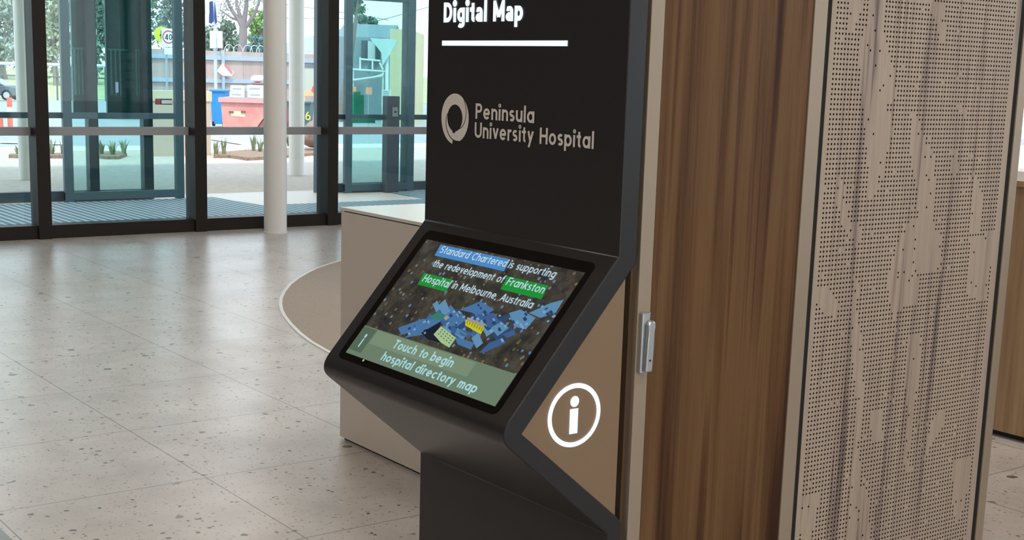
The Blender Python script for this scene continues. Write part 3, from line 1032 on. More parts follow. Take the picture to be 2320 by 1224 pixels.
# carpeted staff area behind the counter, with a curved edge let into the floor
edge = [on_z(x, y, 0.0) for x, y in ((767, 593), (742, 600.5), (718, 609), (697, 619), (675, 632), (657, 646), (644, 662), (637, 677), (635.5, 690), (638, 704), (645, 718), (659, 736), (680, 757), (705, 776), (735, 793.5), (752, 803))]
pts = [(p.x, p.y) for p in edge]
x0_, y0_ = pts[0]
pts = [(-4.6, 7.9), (-8.6, 7.9), (-9.5, 7.3), (-9.95, 6.5), (x0_ - 0.13, y0_ + 0.45)] + pts + [(-5.6, 3.60), (-4.6, 3.60)]
rug = MB().prism(pts, -0.003, 0.004, 2).build('carpet', speckled('taupe_carpet', ((0.3, (157, 145, 135)), (0.7, (168, 156, 146))), 60.0, 0.95, spec=0.1))
tag(rug, 'taupe carpet with a curved pale edge on the floor behind the reception counter', 'carpet')
eb = MB()
n_e = len(pts)
for i in range(1, n_e - 2):
    a, b = Vector(pts[i]), Vector(pts[i + 1])
    p0, p3 = Vector(pts[i - 1]), Vector(pts[i + 2])
    na = (b - p0).normalized(); nb = (p3 - a).normalized()
    na, nb = Vector((na.y, -na.x)) * 0.011, Vector((nb.y, -nb.x)) * 0.011
    q = [a - na, b - nb, b + nb, a + na]
    eb.add([(p.x, p.y, z) for z in (0.0, 0.0065) for p in q], [(0, 3, 2, 1), (4, 5, 6, 7), (0, 1, 5, 4), (2, 3, 7, 6)])
part_label(eb.build('edge_trim', mat('pale_edge_trim', (222, 220, 215), 0.35), rug), 'pale trim strip round the curved edge')

# low timber counter far right
fc = thing('timber_counter', (-1.2, 5.6, 0), 'low timber fronted counter standing beyond the cabinet at right', 'counter')
mt = speckled('oak_front', ((0.3, (132, 104, 76)), (0.5, (152, 122, 92)), (0.7, (166, 136, 106))), 3.0, 0.5, stretch=(9, 1, 0.4))
MB().box(-4.1, 1.6, 5.36, 5.95, 0.03, 1.14).build('front', mt, fc)
MB().box(-4.1, 1.6, 5.40, 5.93, 0.0, 0.03).build('plinth', M_gasket, fc)
MB().box(-4.12, 1.62, 5.34, 5.97, 1.14, 1.165).build('worktop', mt, fc)

# ================================================================== entrance lobby beyond the glazed wall
M_hazed = mat('slate_door_frame', (66, 98, 110), 0.4)  # teal haze of the glass is mixed into both frame colours
M_hazed2 = mat('slate_dark_frame', (46, 72, 84), 0.4)
XO, XL = -15.14, -14.99
vf = MB().box(-15.45, XW - 0.25, 0.6, Y1, -0.12, 0.0).build('vestibule_floor', mat('pale_lobby_tile', (206, 203, 196), 0.5))
tag(vf, 'pale tiled floor of the entrance lobby', 'floor', kind='structure')
mpoly = [(-12.20, 0.7), (-12.20, 10.8), (-14.96, 10.8), (-14.96, 9.12), (-13.93, 9.06), (-13.93, 6.86), (-15.0, 6.74), (-14.93, 6.2), (-14.93, 0.7)]
tag(MB().prism(mpoly, -0.004, 0.006, 2).build('entrance_mat', striped_mat_material()), 'blue grey ribbed entrance mat filling the glazed lobby', 'doormat')
tag(MB().box(-15.4, XW - 0.25, 0.6, Y1, 4.4, 4.8).build('ceiling_lobby', M_ceil), 'ceiling of the entrance lobby', 'ceiling', kind='structure')
tag(MB().box(-17.95, -15.4, -2.0, Y1 + 3, 4.45, 4.7).build('canopy_slab', mat('canopy_soffit', (190, 188, 182), 0.7)), 'flat canopy over the entrance pavement', 'canopy', kind='structure')


def frame_bars(mb, x0, x1, ya, yb, zs, verts, w, top):
    for y in verts:
        mb.box(x0, x1, y - w / 2, y + w / 2, 0, top)
    for z0, z1 in zs:
        mb.box(x0 + 0.002, x1 - 0.002, ya, yb, z0, z1)
    return mb


def side_light(n, ya, yb, ups, label, pane):
    o = thing('window_%d' % n, (XO, (ya + yb) / 2, 0), label, 'window', kind='structure')
    frame_bars(MB(), XO - 0.06, XO + 0.06, ya, yb, ((0, 0.115), (0.922, 0.985), (4.25, 4.4)), ups, 0.11, 4.4).build('window_frame', M_hazed2, o)
    MB().box(XO - 0.008, XO + 0.008, ya, yb, 0.115, 4.25).build('glass_pane', pane, o)
    return o


sl = side_light(21, 0.70, 6.06, (0.75, 2.6, 5.365, 6.005), 'fixed outer glazing of the lobby behind the parked left door', G_fixed)
side_light(22, 8.22, 10.95, (8.265, 9.55, 10.9), 'fixed outer glazing of the lobby behind the parked right door', glass('sea_green_pane', (0.84, 0.94, 0.93), 0.8))
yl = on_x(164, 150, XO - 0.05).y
sp_, sb_ = MB(), MB()  # panels and bars imitate the interior reflected in the glass
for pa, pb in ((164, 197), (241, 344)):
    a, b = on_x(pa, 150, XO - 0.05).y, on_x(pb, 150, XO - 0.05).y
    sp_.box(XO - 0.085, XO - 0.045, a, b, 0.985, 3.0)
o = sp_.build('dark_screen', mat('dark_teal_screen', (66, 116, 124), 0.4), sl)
part_label(o, 'dark teal screen panels behind the upper pane')
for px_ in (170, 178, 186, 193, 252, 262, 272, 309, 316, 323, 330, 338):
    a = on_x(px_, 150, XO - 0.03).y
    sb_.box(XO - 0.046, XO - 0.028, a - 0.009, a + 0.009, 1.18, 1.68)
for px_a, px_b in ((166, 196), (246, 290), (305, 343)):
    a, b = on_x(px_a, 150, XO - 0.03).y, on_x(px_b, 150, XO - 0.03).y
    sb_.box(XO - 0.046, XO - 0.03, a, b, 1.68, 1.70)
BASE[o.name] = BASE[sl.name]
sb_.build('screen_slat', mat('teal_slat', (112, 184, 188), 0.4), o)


def leaf(n, ya, yb, label):
    o = thing('door_%d' % n, (XL, (ya + yb) / 2, 0), label, 'door', kind='structure')
    fb = MB()
    frame_bars(fb, XL - 0.03, XL + 0.03, ya, yb, ((0.02, 0.112), (0.922, 0.99), (2.4, 2.5)), (ya + 0.05, yb - 0.05), 0.1, 2.5)
    fb.build('door_frame', M_hazed, o, bevel=0.003)
    MB().box(XL - 0.008, XL + 0.008, ya + 0.1, yb - 0.1, 0.112, 0.922).build('glass_pane', G_leaf, o)
    MB().box(XL - 0.008, XL + 0.008, ya + 0.1, yb - 0.1, 0.99, 2.4).build('glass_pane', G_leaf, o)
    return o


ll = leaf(1, 4.985, 6.385, 'teal tinted sliding door parked open, left of the lobby opening')
rl = leaf(2, on_x(780, 300, XL).y, on_x(936, 300, XL).y, 'teal tinted sliding door parked open, right of the lobby opening')


def on_leaf(o, name, x0, x1, y0, y1, material, label, dx=0.0095):
    a, b = on_x(x0, y1, XL + dx), on_x(x1, y0, XL + dx)
    p = MB().box(XL + dx - 0.001, XL + dx + 0.001, a.y, b.y, a.z, b.z).build(name, material, o)
    return part_label(p, label)


on_leaf(ll, 'door_sticker', 352, 390, 224, 237, mat('dark_blue_sticker', (44, 54, 84), 0.4), 'dark blue door sticker')
on_leaf(ll, 'door_sticker', 353, 363, 224, 237, mat('red_sticker', (170, 70, 84), 0.4), 'red end of the door sticker', 0.0125)
on_leaf(ll, 'door_sticker', 366, 390, 227, 235, mat('white_sticker', (222, 226, 228), 0.4), 'white field of the door sticker', 0.0125)
on_leaf(ll, 'door_sticker', 262, 268, 186, 210, mat('pale_blue_sticker', (150, 190, 214), 0.4), 'small pale blue sticker')
G_green = glass('green_film', (0.18, 0.78, 0.58), 0.5)  # reflected green exit sign built as tinted sheets on the door
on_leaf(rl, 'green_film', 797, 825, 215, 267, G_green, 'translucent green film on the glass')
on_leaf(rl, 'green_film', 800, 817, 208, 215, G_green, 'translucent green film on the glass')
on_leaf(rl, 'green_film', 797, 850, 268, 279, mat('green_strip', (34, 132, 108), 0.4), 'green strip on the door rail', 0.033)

# lobby end wall, glazed
o = thing('window_23', (-13.7, Y1 - 0.05, 0), 'glazed end of the entrance lobby', 'window', kind='structure')
fb = MB()
for x in (-15.1, -13.7, -12.25):
    fb.box(x - 0.05, x + 0.05, Y1 - 0.1, Y1 - 0.02, 0, 4.4)
fb.box(-15.1, -12.2, Y1 - 0.1, Y1 - 0.02, 0, 0.12)
fb.build('window_frame', M_hazed2, o)
MB().box(-15.1, -12.2, Y1 - 0.066, Y1 - 0.054, 0.12, 4.4).build('glass_pane', G_fixed, o)

# intercom post just inside the doors
pb = on_z(886, 430)
post = thing('intercom_post', (pb.x, pb.y, 0), 'dark square intercom post standing beside the right lobby door', 'intercom')
zt = on_x(886, 218, pb.x).z
ya, yb = on_x(877, 300, pb.x).y, on_x(905, 300, pb.x).y
XP = XL + 0.16
ya, yb, zt = on_x(877, 300, XP).y, on_x(905, 300, XP).y, on_x(886, 218, XP).z
post.location = (XP - 0.06, (ya + yb) / 2, 0.006)
BASE[post.name] = Vector(post.location)
MB().box(XP - 0.12, XP, ya, yb, 0.0065, zt).build('post_body', mat('dark_grey_post', (66, 78, 88), 0.4), post, bevel=0.006)
a, b = on_x(889, 264, XP), on_x(901, 243, XP)
fpl = MB().box(XP, XP + 0.006, a.y, b.y, a.z, b.z).build('faceplate', mat('grey_faceplate', (140, 152, 158), 0.4), post)
fpl_c = MB().tube([(XP + 0.006, (a.y + b.y) / 2, (a.z + b.z) / 2), (XP + 0.010, (a.y + b.y) / 2, (a.z + b.z) / 2)], 0.014, n=16)
BASE[fpl.name] = BASE[post.name]
fpl_c.build('call_button', M_gasket, fpl)

# ================================================================== outside
tag(MB().box(-23.4, 32, -34, 52, -0.4, -0.13).build('ground', mat('grey_surrounding_paving', (176, 172, 166), 0.9)), 'grey paving round the building', 'ground', kind='structure')

def gz(X):
    return 0.0 if X > -30 else -(-30 - X) * 0.0187


M_pave = speckled('tan_concrete_paving', ((0.3, (178, 164, 150)), (0.5, (188, 175, 162)), (0.7, (198, 186, 173))), 9.0, 0.85)
tag(MB().box(-23.4, -15.45, -12, 26, -0.12, -0.002).build('pavement', M_pave), 'tan concrete pavement outside the lobby', 'pavement', kind='structure')
tag(MB().box(-24.7, -23.4, -12, 30, -0.12, 0.004).build('pavement_kerb', mat('pale_concrete', (206, 202, 192), 0.8)), 'pale concrete kerb strip along the road', 'kerb', kind='structure')
M_road = speckled('grey_asphalt', ((0.35, (150, 152, 154)), (0.65, (168, 169, 170))), 6.0, 0.9)
rd = MB()
rd.add([(-24.7, -20, -0.02), (-24.7, 46, -0.02), (-30, 46, -0.02), (-30, -20, -0.02), (-97, 90, gz(-97)), (-97, -20, gz(-97)),
        (-24.7, -20, -0.3), (-24.7, 46, -0.3), (-30, 46, -0.3), (-30, -20, -0.3), (-97, 90, gz(-97) - 0.3), (-97, -20, gz(-97) - 0.3)],
       [(0, 1, 2, 3), (3, 2, 4, 5), (6, 9, 8, 7), (9, 11, 10, 8), (0, 6, 7, 1), (1, 7, 8, 2), (2, 8, 10, 4), (4, 10, 11, 5), (5, 11, 9, 3), (3, 9, 6, 0)])
tag(rd.build('road', M_road), 'grey asphalt road beyond the pavement', 'road', kind='structure')
M_lawn = speckled('park_grass', ((0.3, (156, 164, 120)), (0.5, (170, 178, 132)), (0.7, (184, 188, 150))), 0.6, 0.9)  # grass colours paled to carry the haze
lw = MB()
lw.add([(-97, -20, gz(-97) + 0.03), (-97, 90, gz(-97) + 0.03), (-150, 110, 0.6), (-150, -20, 0.6), (-97, -20, -2), (-97, 90, -2), (-150, 110, -2), (-150, -20, -2)],
       [(0, 1, 2, 3), (4, 7, 6, 5), (0, 4, 5, 1), (1, 5, 6, 2), (2, 6, 7, 3), (3, 7, 4, 0)])
tag(lw.build('lawn', M_lawn), 'green park lawn beyond the road', 'lawn', kind='structure')

M_line = mat('white_road_paint', (232, 232, 228), 0.7)
for k, (p, q) in enumerate((((488, 315), (600, 333)), ((0, 322), (140, 326)))):
    a, b = on_z(*p, 0.0), on_z(*q, 0.0)
    d = (b - a).normalized()
    nrm = Vector((-d.y, d.x, 0)) * 0.14
    m_ = MB().slab([a + nrm + Vector((0, 0, 0.006)), b + nrm + Vector((0, 0, 0.006)), b - nrm + Vector((0, 0, 0.006)), a - nrm + Vector((0, 0, 0.006))], (0, 0, -0.01))
    tag(m_.build('road_line', M_line), ('white painted line on the road below the red skip', 'white painted road line at the left of the photo')[k], 'road line', kind='structure')

for k, (px_, py_, lab) in enumerate(((672, 397, 'white canopy column outside, just right of the indoor round column'), (57, 407, 'white canopy column outside, left of the leftmost window post'))):
    c = on_z(px_, py_)
    r_ = 0.112 if k == 0 else 0.075
    tag(MB().lathe((c.x, c.y, 0), ((r_, 0), (r_, 4.45)), 32).build('canopy_column', M_white, smooth=True), lab, 'column', kind='structure')

# garden beds and plants
M_mulch = speckled('bark_mulch', ((0.3, (104, 82, 74)), (0.5, (150, 122, 108)), (0.7, (140, 140, 104))), 22.0, 0.95, bump=0.8)
M_blade = speckled('grey_green_blade', ((0.3, (122, 134, 108)), (0.7, (156, 166, 134))), 6.0, 0.7)


def bed(p, lab):
    c = [on_z(*q) for q in p]
    mb = MB()
    mb.slab([(q.x, q.y, 0.05) for q in c], (0, 0, -0.06))
    return tag(mb.build('garden_bed', M_mulch), lab, 'garden bed')


bed(((484, 358), (520, 358), (560, 364), (600, 362), (740, 350), (740, 338), (600, 343), (560, 345), (520, 349), (484, 350)), 'strip of red brown mulch with low plants below the red skip')
bed(((202, 356), (240, 361), (270, 361), (288, 354), (270, 349), (205, 351)), 'small mulch bed seen through the parked left door')
bed(((112, 359), (145, 359), (150, 352), (112, 354)), 'small mulch bed right of the leftmost window post')
bed(((20, 358), (55, 359), (56, 355), (24, 355)), 'small mulch bed left of the leftmost window post')


def plant(px_, py_, h, n, spread, lab, grp, seed):
    rnd = random.Random(seed)
    c = on_z(px_, py_)
    mb = MB()
    for i in range(n):
        a = rnd.uniform(0, 6.283)
        d = Vector((math.cos(a), math.sin(a), 0))
        l = h * rnd.uniform(0.6, 1.05)
        s = spread * rnd.uniform(0.3, 1)
        w = Vector((-d.y, d.x, 0)) * 0.022
        b0 = Vector((c.x, c.y, 0.051)) + d * 0.03 * rnd.random()
        p1 = b0 + d * s * 0.45 + Vector((0, 0, l * 0.65))
        p2 = b0 + d * s + Vector((0, 0, l))
        mb.add([b0 - w, b0 + w, p1 + w * 0.8, p1 - w * 0.8, p2, b0 - w + d * .006, b0 + w + d * .006], [(0, 1, 2, 3), (3, 2, 4)])
    return tag(mb.build('grass_plant', M_blade, fix=False), lab, 'plant', grp)


G1 = 'spiky plants in the garden beds'
for i, (a, b, h, n, s, lab) in enumerate((
        (42, 356, 0.16, 9, 0.14, 'small spiky plant left of the leftmost window post'),
        (118, 356, 0.26, 14, 0.09, 'spiky plant right of the leftmost window post'),
        (144, 356, 0.22, 10, 0.05, 'spiky plant beside the left stile of the parked door'),
        (230, 356, 0.24, 14, 0.12, 'first spiky plant from the left in the bed behind the parked door'),
        (256, 357, 0.22, 14, 0.12, 'middle spiky plant in the bed behind the parked door'),
        (281, 355, 0.26, 12, 0.12, 'last spiky plant on the right in the bed behind the parked door'),
        (489, 356, 0.24, 14, 0.08, 'grassy plant at the left end of the mulch strip'),
        (507, 356, 0.30, 12, 0.06, 'tall narrow grassy plant near the left end of the mulch strip'),
        (574, 348, 0.30, 14, 0.14, 'grassy plant in the mulch strip just left of the round column'),
        (590, 350, 0.26, 12, 0.12, 'grassy plant half hidden by the round column'),
        (655, 338, 0.34, 12, 0.1, 'grassy plant between the round column and the canopy column'))):
    plant(a, b, h, n, s, lab, G1, 20 + i)

c = on_z(717, 346)
tag(MB().blob((c.x, c.y, 0.325), 0.29, 0.16, 5, (1, 1, 0.95)).build('boulder', speckled('brown_boulder', ((0.3, (118, 98, 88)), (0.6, (150, 128, 116))), 7.0, 0.9), smooth=True),
    'rounded brown boulder in the mulch strip near the right window post', 'boulder')

# low rendered wall left of the fence
a, b = on_x(345, 352, -22.0), on_x(478, 354, -22.0)
lwz = on_x(410, 229, -22.0).z
wl_ = thing('low_wall', (-22.1, (a.y + b.y) / 2, 0), 'low tan rendered wall with a pale cap outside the lobby doors', 'wall')
MB().box(-22.25, -22.0, a.y, b.y, 0, lwz).build('wall_body', mat('tan_render', (196, 178, 162), 0.8), wl_)
MB().box(-22.27, -21.98, a.y - 0.01, b.y + 0.02, lwz, lwz + 0.17).build('coping', mat('cream_coping', (212, 198, 172), 0.7), wl_)

# hoarding fence
XF = -41.0
fy0, fy1 = on_x(250, 150, XF).y, on_x(745, 150, XF).y
ztop = on_x(560, 118, XF).z
fen = thing('hoarding_fence', (XF, (fy0 + fy1) / 2, gz(XF)), 'pinkish plywood hoarding fence with grey blue rails and posts', 'fence')
M_ply = speckled('plywood_board', ((0.3, (172, 154, 148)), (0.7, (188, 171, 164))), 1.0, 0.8, stretch=(1, 3, 0.3))
M_frail = mat('grey_blue_rail', (160, 178, 196), 0.6)
nb = 12
for i in range(nb):
    a, b = fy0 + (fy1 - fy0) * i / nb, fy0 + (fy1 - fy0) * (i + 1) / nb
    MB().box(XF - 0.03, XF, a + 0.006, b - 0.006, gz(XF), ztop).build('fence_panel', M_ply, fen)
for y_a, y_b in ((128, 138), (180, 189)):
    z1, z0 = on_x(560, y_a, XF).z, on_x(560, y_b, XF).z
    MB().box(XF, XF + 0.07, fy0, fy1, z0, z1).build('rail', M_frail, fen)
for px_ in (300, 400, 502, 620, 735):
    y = on_x(px_, 150, XF).y
    MB().box(XF + 0.07, XF + 0.15, y - 0.045, y + 0.045, gz(XF), ztop + 0.03).build('post', M_frail, fen)
rnd = random.Random(3)
for k, px_ in enumerate((400, 420, 520, 540, 562, 578, 592, 610)):       # wire hoops along the top
    y = on_x(px_, 112, XF).y
    w = MB()
    w.tube([(XF - 0.02, y + 0.17 * math.cos(math.radians(t)), ztop - 0.02 + 0.24 * max(0, math.sin(math.radians(t)))) for t in range(0, 181, 15)], 0.012, n=6)
    w.build('wire_hoop', mat('galvanised_wire', (196, 206, 206), 0.5), fen)
sg = MB()
cs_ = [on_x(x, y, XF + 0.16) for x, y in ((491, 161), (504, 143), (530, 163), (524, 172), (505, 172))]
sg.slab(cs_, (0.012, 0, 0))
sgn = tag(sg.build('site_sign', mat('white_sign_board', (222, 226, 230), 0.5)), 'tilted white site sign with red band hanging on the hoarding fence', 'sign')
BASE[sgn.name] = Vector(sgn.location)
sg = MB()
cs_ = [on_x(x, y, XF + 0.175) for x, y in ((507, 148), (510, 145), (528, 163), (525, 169))]
sg.slab(cs_, (0.004, 0, 0))
sg.build('red_band', mat('faded_red_paint', (196, 128, 132), 0.6), sgn)

# skip with rubbish: these stand square to the entrance path, turned from the building's axes
TURN = math.radians(-36.9)


def turned(name, px_, D, lab, cat, group=None, rot=TURN, z=None):
    p = at(px_, 200, D)
    o = thing(name, (p.x, p.y, gz(p.x) if z is None else z), lab, cat, group)
    o.rotation_euler = (0, 0, rot)
    return o


def T0(o, D):
    """scale and height helpers for something built square-on at distance D"""
    k = D / FPX
    b = BASE[o.name]
    def u(px_, ref): return b.y + (px_ - ref) * k
    def h(py_, px_): return at(px_, py_, D).z
    return b, k, u, h


DS = 33.0
skip = turned('skip_bin', 555, DS, 'faded red metal skip bin heaped with white cartons', 'skip')
B_, k_, U_, H_ = T0(skip, DS)
M_skip = speckled('faded_red_paint_metal', ((0.3, (196, 128, 120)), (0.55, (206, 144, 134)), (0.8, (202, 160, 140))), 3.0, 0.6)
XS = B_.x
zs, ztop_s = B_.z, H_(230, 520)
yl0, yl1, yb0, yb1 = U_(500, 555), U_(622, 555), U_(504, 555), U_(577, 555)
MB().prism([(yb0, zs), (yb1, zs), (yl1, ztop_s), (yl0, ztop_s)], XS - 1.5, XS, 0).build('body', M_skip, skip)
rim = MB()
rim.box(XS, XS + 0.06, yl0 - 0.05, yl1 + 0.05, ztop_s - 0.02, ztop_s + 0.09)
rim.box(XS - 1.56, XS - 1.5, yl0 - 0.05, yl1 + 0.05, ztop_s - 0.02, ztop_s + 0.09)
rim.box(XS - 1.5, XS, yl0 - 0.05, yl0, ztop_s - 0.02, ztop_s + 0.09)
rim.build('rim', mat('red_rim', (206, 150, 148), 0.6), skip)
e_ = MB()
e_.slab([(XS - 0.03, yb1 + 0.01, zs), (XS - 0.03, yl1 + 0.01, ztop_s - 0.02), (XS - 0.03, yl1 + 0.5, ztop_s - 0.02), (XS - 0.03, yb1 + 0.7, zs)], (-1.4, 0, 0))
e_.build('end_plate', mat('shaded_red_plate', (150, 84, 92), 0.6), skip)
MB().slab([(XS + 0.001, U_(x, 555), H_(y, x)) for x, y in ((521, 251), (556, 253), (555, 266), (523, 263))], (0.004, 0, 0)).build('worn_patch', mat('cream_worn_paint', (224, 196, 168), 0.7), skip)
for px_ in (524, 551):
    MB().box(XS, XS + 0.03, U_(px_ - 5, 555), U_(px_ + 5, 555), H_(256, px_), H_(252, px_)).build('lifting_slot', mat('dark_slot', (110, 84, 76), 0.7), skip)
z_fill = H_(221, 540)
MB().box(XS - 1.45, XS - 0.05, yl0 + 0.03, yl1 - 0.05, ztop_s - 0.05, z_fill - 0.002).build('rubble_fill', speckled('skip_rubble', ((0.3, (120, 118, 116)), (0.7, (190, 190, 190))), 8.0), skip)

M_carton = mat('white_carton', (226, 230, 232), 0.7)
M_cprint = mat('carton_grey_print', (150, 164, 176), 0.7)
GC = 'white cartons heaped on the skip'


def carton(px0, px1, py0, py1, z0, lab):
    D = DS + 0.25
    ct = turned('carton', (px0 + px1) / 2, D, lab, 'carton', GC, z=z0)
    b, k, u, h = T0(ct, D)
    w_ = (px1 - px0) * k / 2
    zt_ = h(py0, (px0 + px1) / 2)
    MB().box(b.x - 0.4, b.x, b.y - w_, b.y + w_, z0, zt_).build('box', M_carton, ct)
    MB().box(b.x, b.x + 0.004, b.y - w_ * .7, b.y + w_ * .6, z0 + (zt_ - z0) * .3, z0 + (zt_ - z0) * .6).build('printed_line', M_cprint, ct)
    return zt_


z1 = carton(520, 553, 207.5, 221, z_fill, 'lower white carton of the left pair on the skip')
carton(522, 553, 194, 207, z1 + 0.003, 'upper white carton of the left pair on the skip')
z1 = carton(561, 596, 208, 222, z_fill, 'lower white carton of the right pair on the skip')
z2 = carton(560, 596, 193, 207, z1 + 0.003, 'upper white carton of the right pair on the skip')
c = at(586, 186, DS + 0.45)
tag(MB().blob((c.x, c.y, z2 + 0.035), 0.17, 0.12, 9, (1, 1.1, 0.18)).build('red_cloth', mat('dull_red_cloth', (150, 96, 104), 0.9), smooth=True), 'dull red cloth squeezed under the white rubbish bag', 'cloth')
tag(MB().blob((c.x, c.y, z2 + 0.16), 0.16, 0.15, 8, (1, 1.1, 0.6)).build('rubbish_bag', mat('white_plastic_bag', (228, 226, 226), 0.5), smooth=True), 'white plastic rubbish bag on top of the right cartons', 'bag')


def wheelie(name, D, px0, px1, py0, rgb, lab):
    mid_ = (px0 + px1) / 2
    t = turned(name, mid_, D, lab, 'bin')
    b, k, u, h = T0(t, D)
    w = (px1 - px0) * k / 2 - 0.03
    z0, top = b.z, h(py0, mid_) - 0.06
    X = b.x
    m_ = mat(name + '_plastic', rgb, 0.5)
    mb = MB()
    vs = []
    for (q, z) in ((0.10, z0 + 0.06), (0.0, top)):
        for x in (X - 0.6 + q * w, X - q * w):
            for y in (b.y - w + 2 * q * w, b.y + w - 2 * q * w):
                vs.append((x, y, z))
    mb.add(vs, [(0, 1, 3, 2), (4, 6, 7, 5), (0, 4, 5, 1), (2, 3, 7, 6), (0, 2, 6, 4), (1, 5, 7, 3)])
    mb.build('body', m_, t)
    MB().box(X - 0.64, X + 0.04, b.y - w - 0.03, b.y + w + 0.03, top, top + 0.06).build('lid', m_, t, bevel=0.02)
    for y in (b.y - w * .7, b.y + w * .7):
        MB().tube([(X - 0.1, y - 0.03, z0 + 0.09), (X - 0.1, y + 0.03, z0 + 0.09)], 0.09, n=16).build('wheel', M_gasket, t)
    return t, b, k, u, h


wheelie('blue_bin', 35.5, 474, 512, 203, (38, 128, 190), 'bright blue wheeled bin behind the left end of the red skip')
gb, b, k, u, h = wheelie('green_bin', 31.5, 648, 706, 229, (66, 92, 92), 'dark green wheeled bin marked with a yellow 6')
letter('number_mark', mat('yellow_paint', (214, 196, 84), 0.6), gb, write('6', (b.x + 0.002, u(692, 677), h(273, 692)), (0, 1, 0), UZ, 0.22, 0.12, 0.14), 'yellow number 6')
wheelie('grey_bin', 32.8, 712, 752, 222, (140, 158, 166), 'grey bin beside the dark green bin with the yellow 6')

# barrier with red cone and framed screen
XB = -36.0
a, b = on_x(684, 217, XB), on_x(744, 208, XB)
br = thing('orange_barrier', (XB, (a.y + b.y) / 2, gz(XB)), 'orange topped barrier behind the dark green bin', 'barrier')
MB().box(XB - 0.1, XB, a.y, b.y, a.z, b.z).build('plank', mat('orange_plank', (222, 172, 120), 0.6), br)
for px_ in (690, 728):
    y = on_x(px_, 215, XB).y
    MB().box(XB - 0.1, XB - 0.02, y - 0.03, y + 0.03, gz(XB), a.z).build('leg', mat('orange_plank', (222, 172, 120), 0.6), br)
cb = on_x(711, 207.9, XB)
tag(MB().lathe((XB - 0.05, cb.y, cb.z), ((0.075, 0), (0.075, 0.012), (0.06, 0.014), (0.012, 0.165)), 20).build('traffic_cone', mat('red_cone_plastic', (204, 70, 72), 0.5), smooth=True), 'small red cone on the orange topped barrier', 'cone')
XG = -37.0
a, b = on_x(688, 211, XG), on_x(730, 150, XG)
sf = thing('site_screen', (XG, (a.y + b.y) / 2, gz(XG)), 'dark framed screen standing behind the red cone', 'screen')
fm = MB()
for y in (a.y, b.y):
    fm.box(XG - 0.05, XG, y - 0.03, y + 0.03, gz(XG), b.z)
fm.box(XG - 0.05, XG, a.y, b.y, b.z - 0.05, b.z + 0.02)
fm.build('screen_frame', mat('blue_grey_frame', (92, 116, 130), 0.5), sf)
MB().box(XG - 0.03, XG - 0.02, a.y, b.y, a.z, b.z - 0.05).build('screen_sheet', mat('pale_grey_sheet', (178, 184, 172), 0.6), sf)

# orange flexible posts on the road
for k, (px_, y0_, y1_, lab) in enumerate(((24, 221, 300, 'orange flexible road post left of the white canopy column'), (2, 268, 302, 'orange flexible road post cut by the left edge of the photo'))):
    X = -29.5
    b, t_ = on_x(px_, y1_, X), on_x(px_ - 3, y0_, X)
    rp = thing('road_post', (X, b.y, gz(X)), lab, 'bollard', 'orange flexible road posts')
    MB().tube([(X, b.y, gz(X)), (X, b.y, t_.z)], 0.055, n=14).build('post', mat('orange_post', (226, 112, 92), 0.5), rp)
    MB().tube([(X, b.y, t_.z - 0.30), (X, b.y, t_.z - 0.2)], 0.058, n=14).build('reflective_band', mat('white_band', (232, 224, 214), 0.4), rp)
    MB().lathe((X, b.y, gz(X) - 0.01), ((0.095, 0), (0.085, 0.04)), 16).build('base', M_gasket, rp)

# warning signs on a post
XT = -36.0
c1, c2 = on_x(366, 78, XT), on_x(382, 84, XT + 0.05)
ps = thing('warning_sign', (XT, c2.y, gz(XT)), 'round yellow warning sign and white speed sign on one post', 'road sign')
MB().tube([(XT - 0.05, c2.y - 0.03, gz(XT)), (XT - 0.05, c2.y - 0.03, c2.z + 0.25)], 0.03, n=10).build('post', mat('galvanised_post', (170, 176, 180), 0.4, metal=0.5), ps)
m_ = MB().tube([(XT, c1.y, c1.z), (XT + 0.012, c1.y, c1.z)], 0.215, n=40).build('yellow_disc', mat('fluoro_yellow', (212, 226, 60), 0.5), ps)
m_ = MB()
quad(m_, (XT + 0.014, c1.y, c1.z), (0, 1, 0), UZ, -0.03, 0.03, -0.12, 0.10)
quad(m_, (XT + 0.014, c1.y, c1.z), (0, 0.9, 0.43), UZ, -0.07, 0.07, -0.02, 0.02)
m_.build('pictogram', M_gasket, ps, fix=False)
MB().box(XT + 0.03, XT + 0.045, c2.y - 0.2, c2.y + 0.2, c2.z - 0.27, c2.z + 0.23).build('speed_plate', mat('white_sign_face', (232, 232, 234), 0.5), ps)
m_ = MB()
disc(m_, (XT + 0.047, c2.y, c2.z), (0, 1, 0), UZ, 0.18, 0.145, 36)
m_.build('red_ring', mat('red_sign_ring', (190, 70, 96), 0.5), ps, fix=False)
letter('speed_number', M_gasket, ps, write('40', (XT + 0.048, c2.y - 0.105, c2.z - 0.08), (0, 1, 0), UZ, 0.16, 0.21, 0.16))
MB().box(XT + 0.03, XT + 0.045, c2.y - 0.12, c2.y + 0.12, c2.z - 0.47, c2.z - 0.29).build('lower_plate', mat('white_sign_face', (232, 232, 234), 0.5), ps)

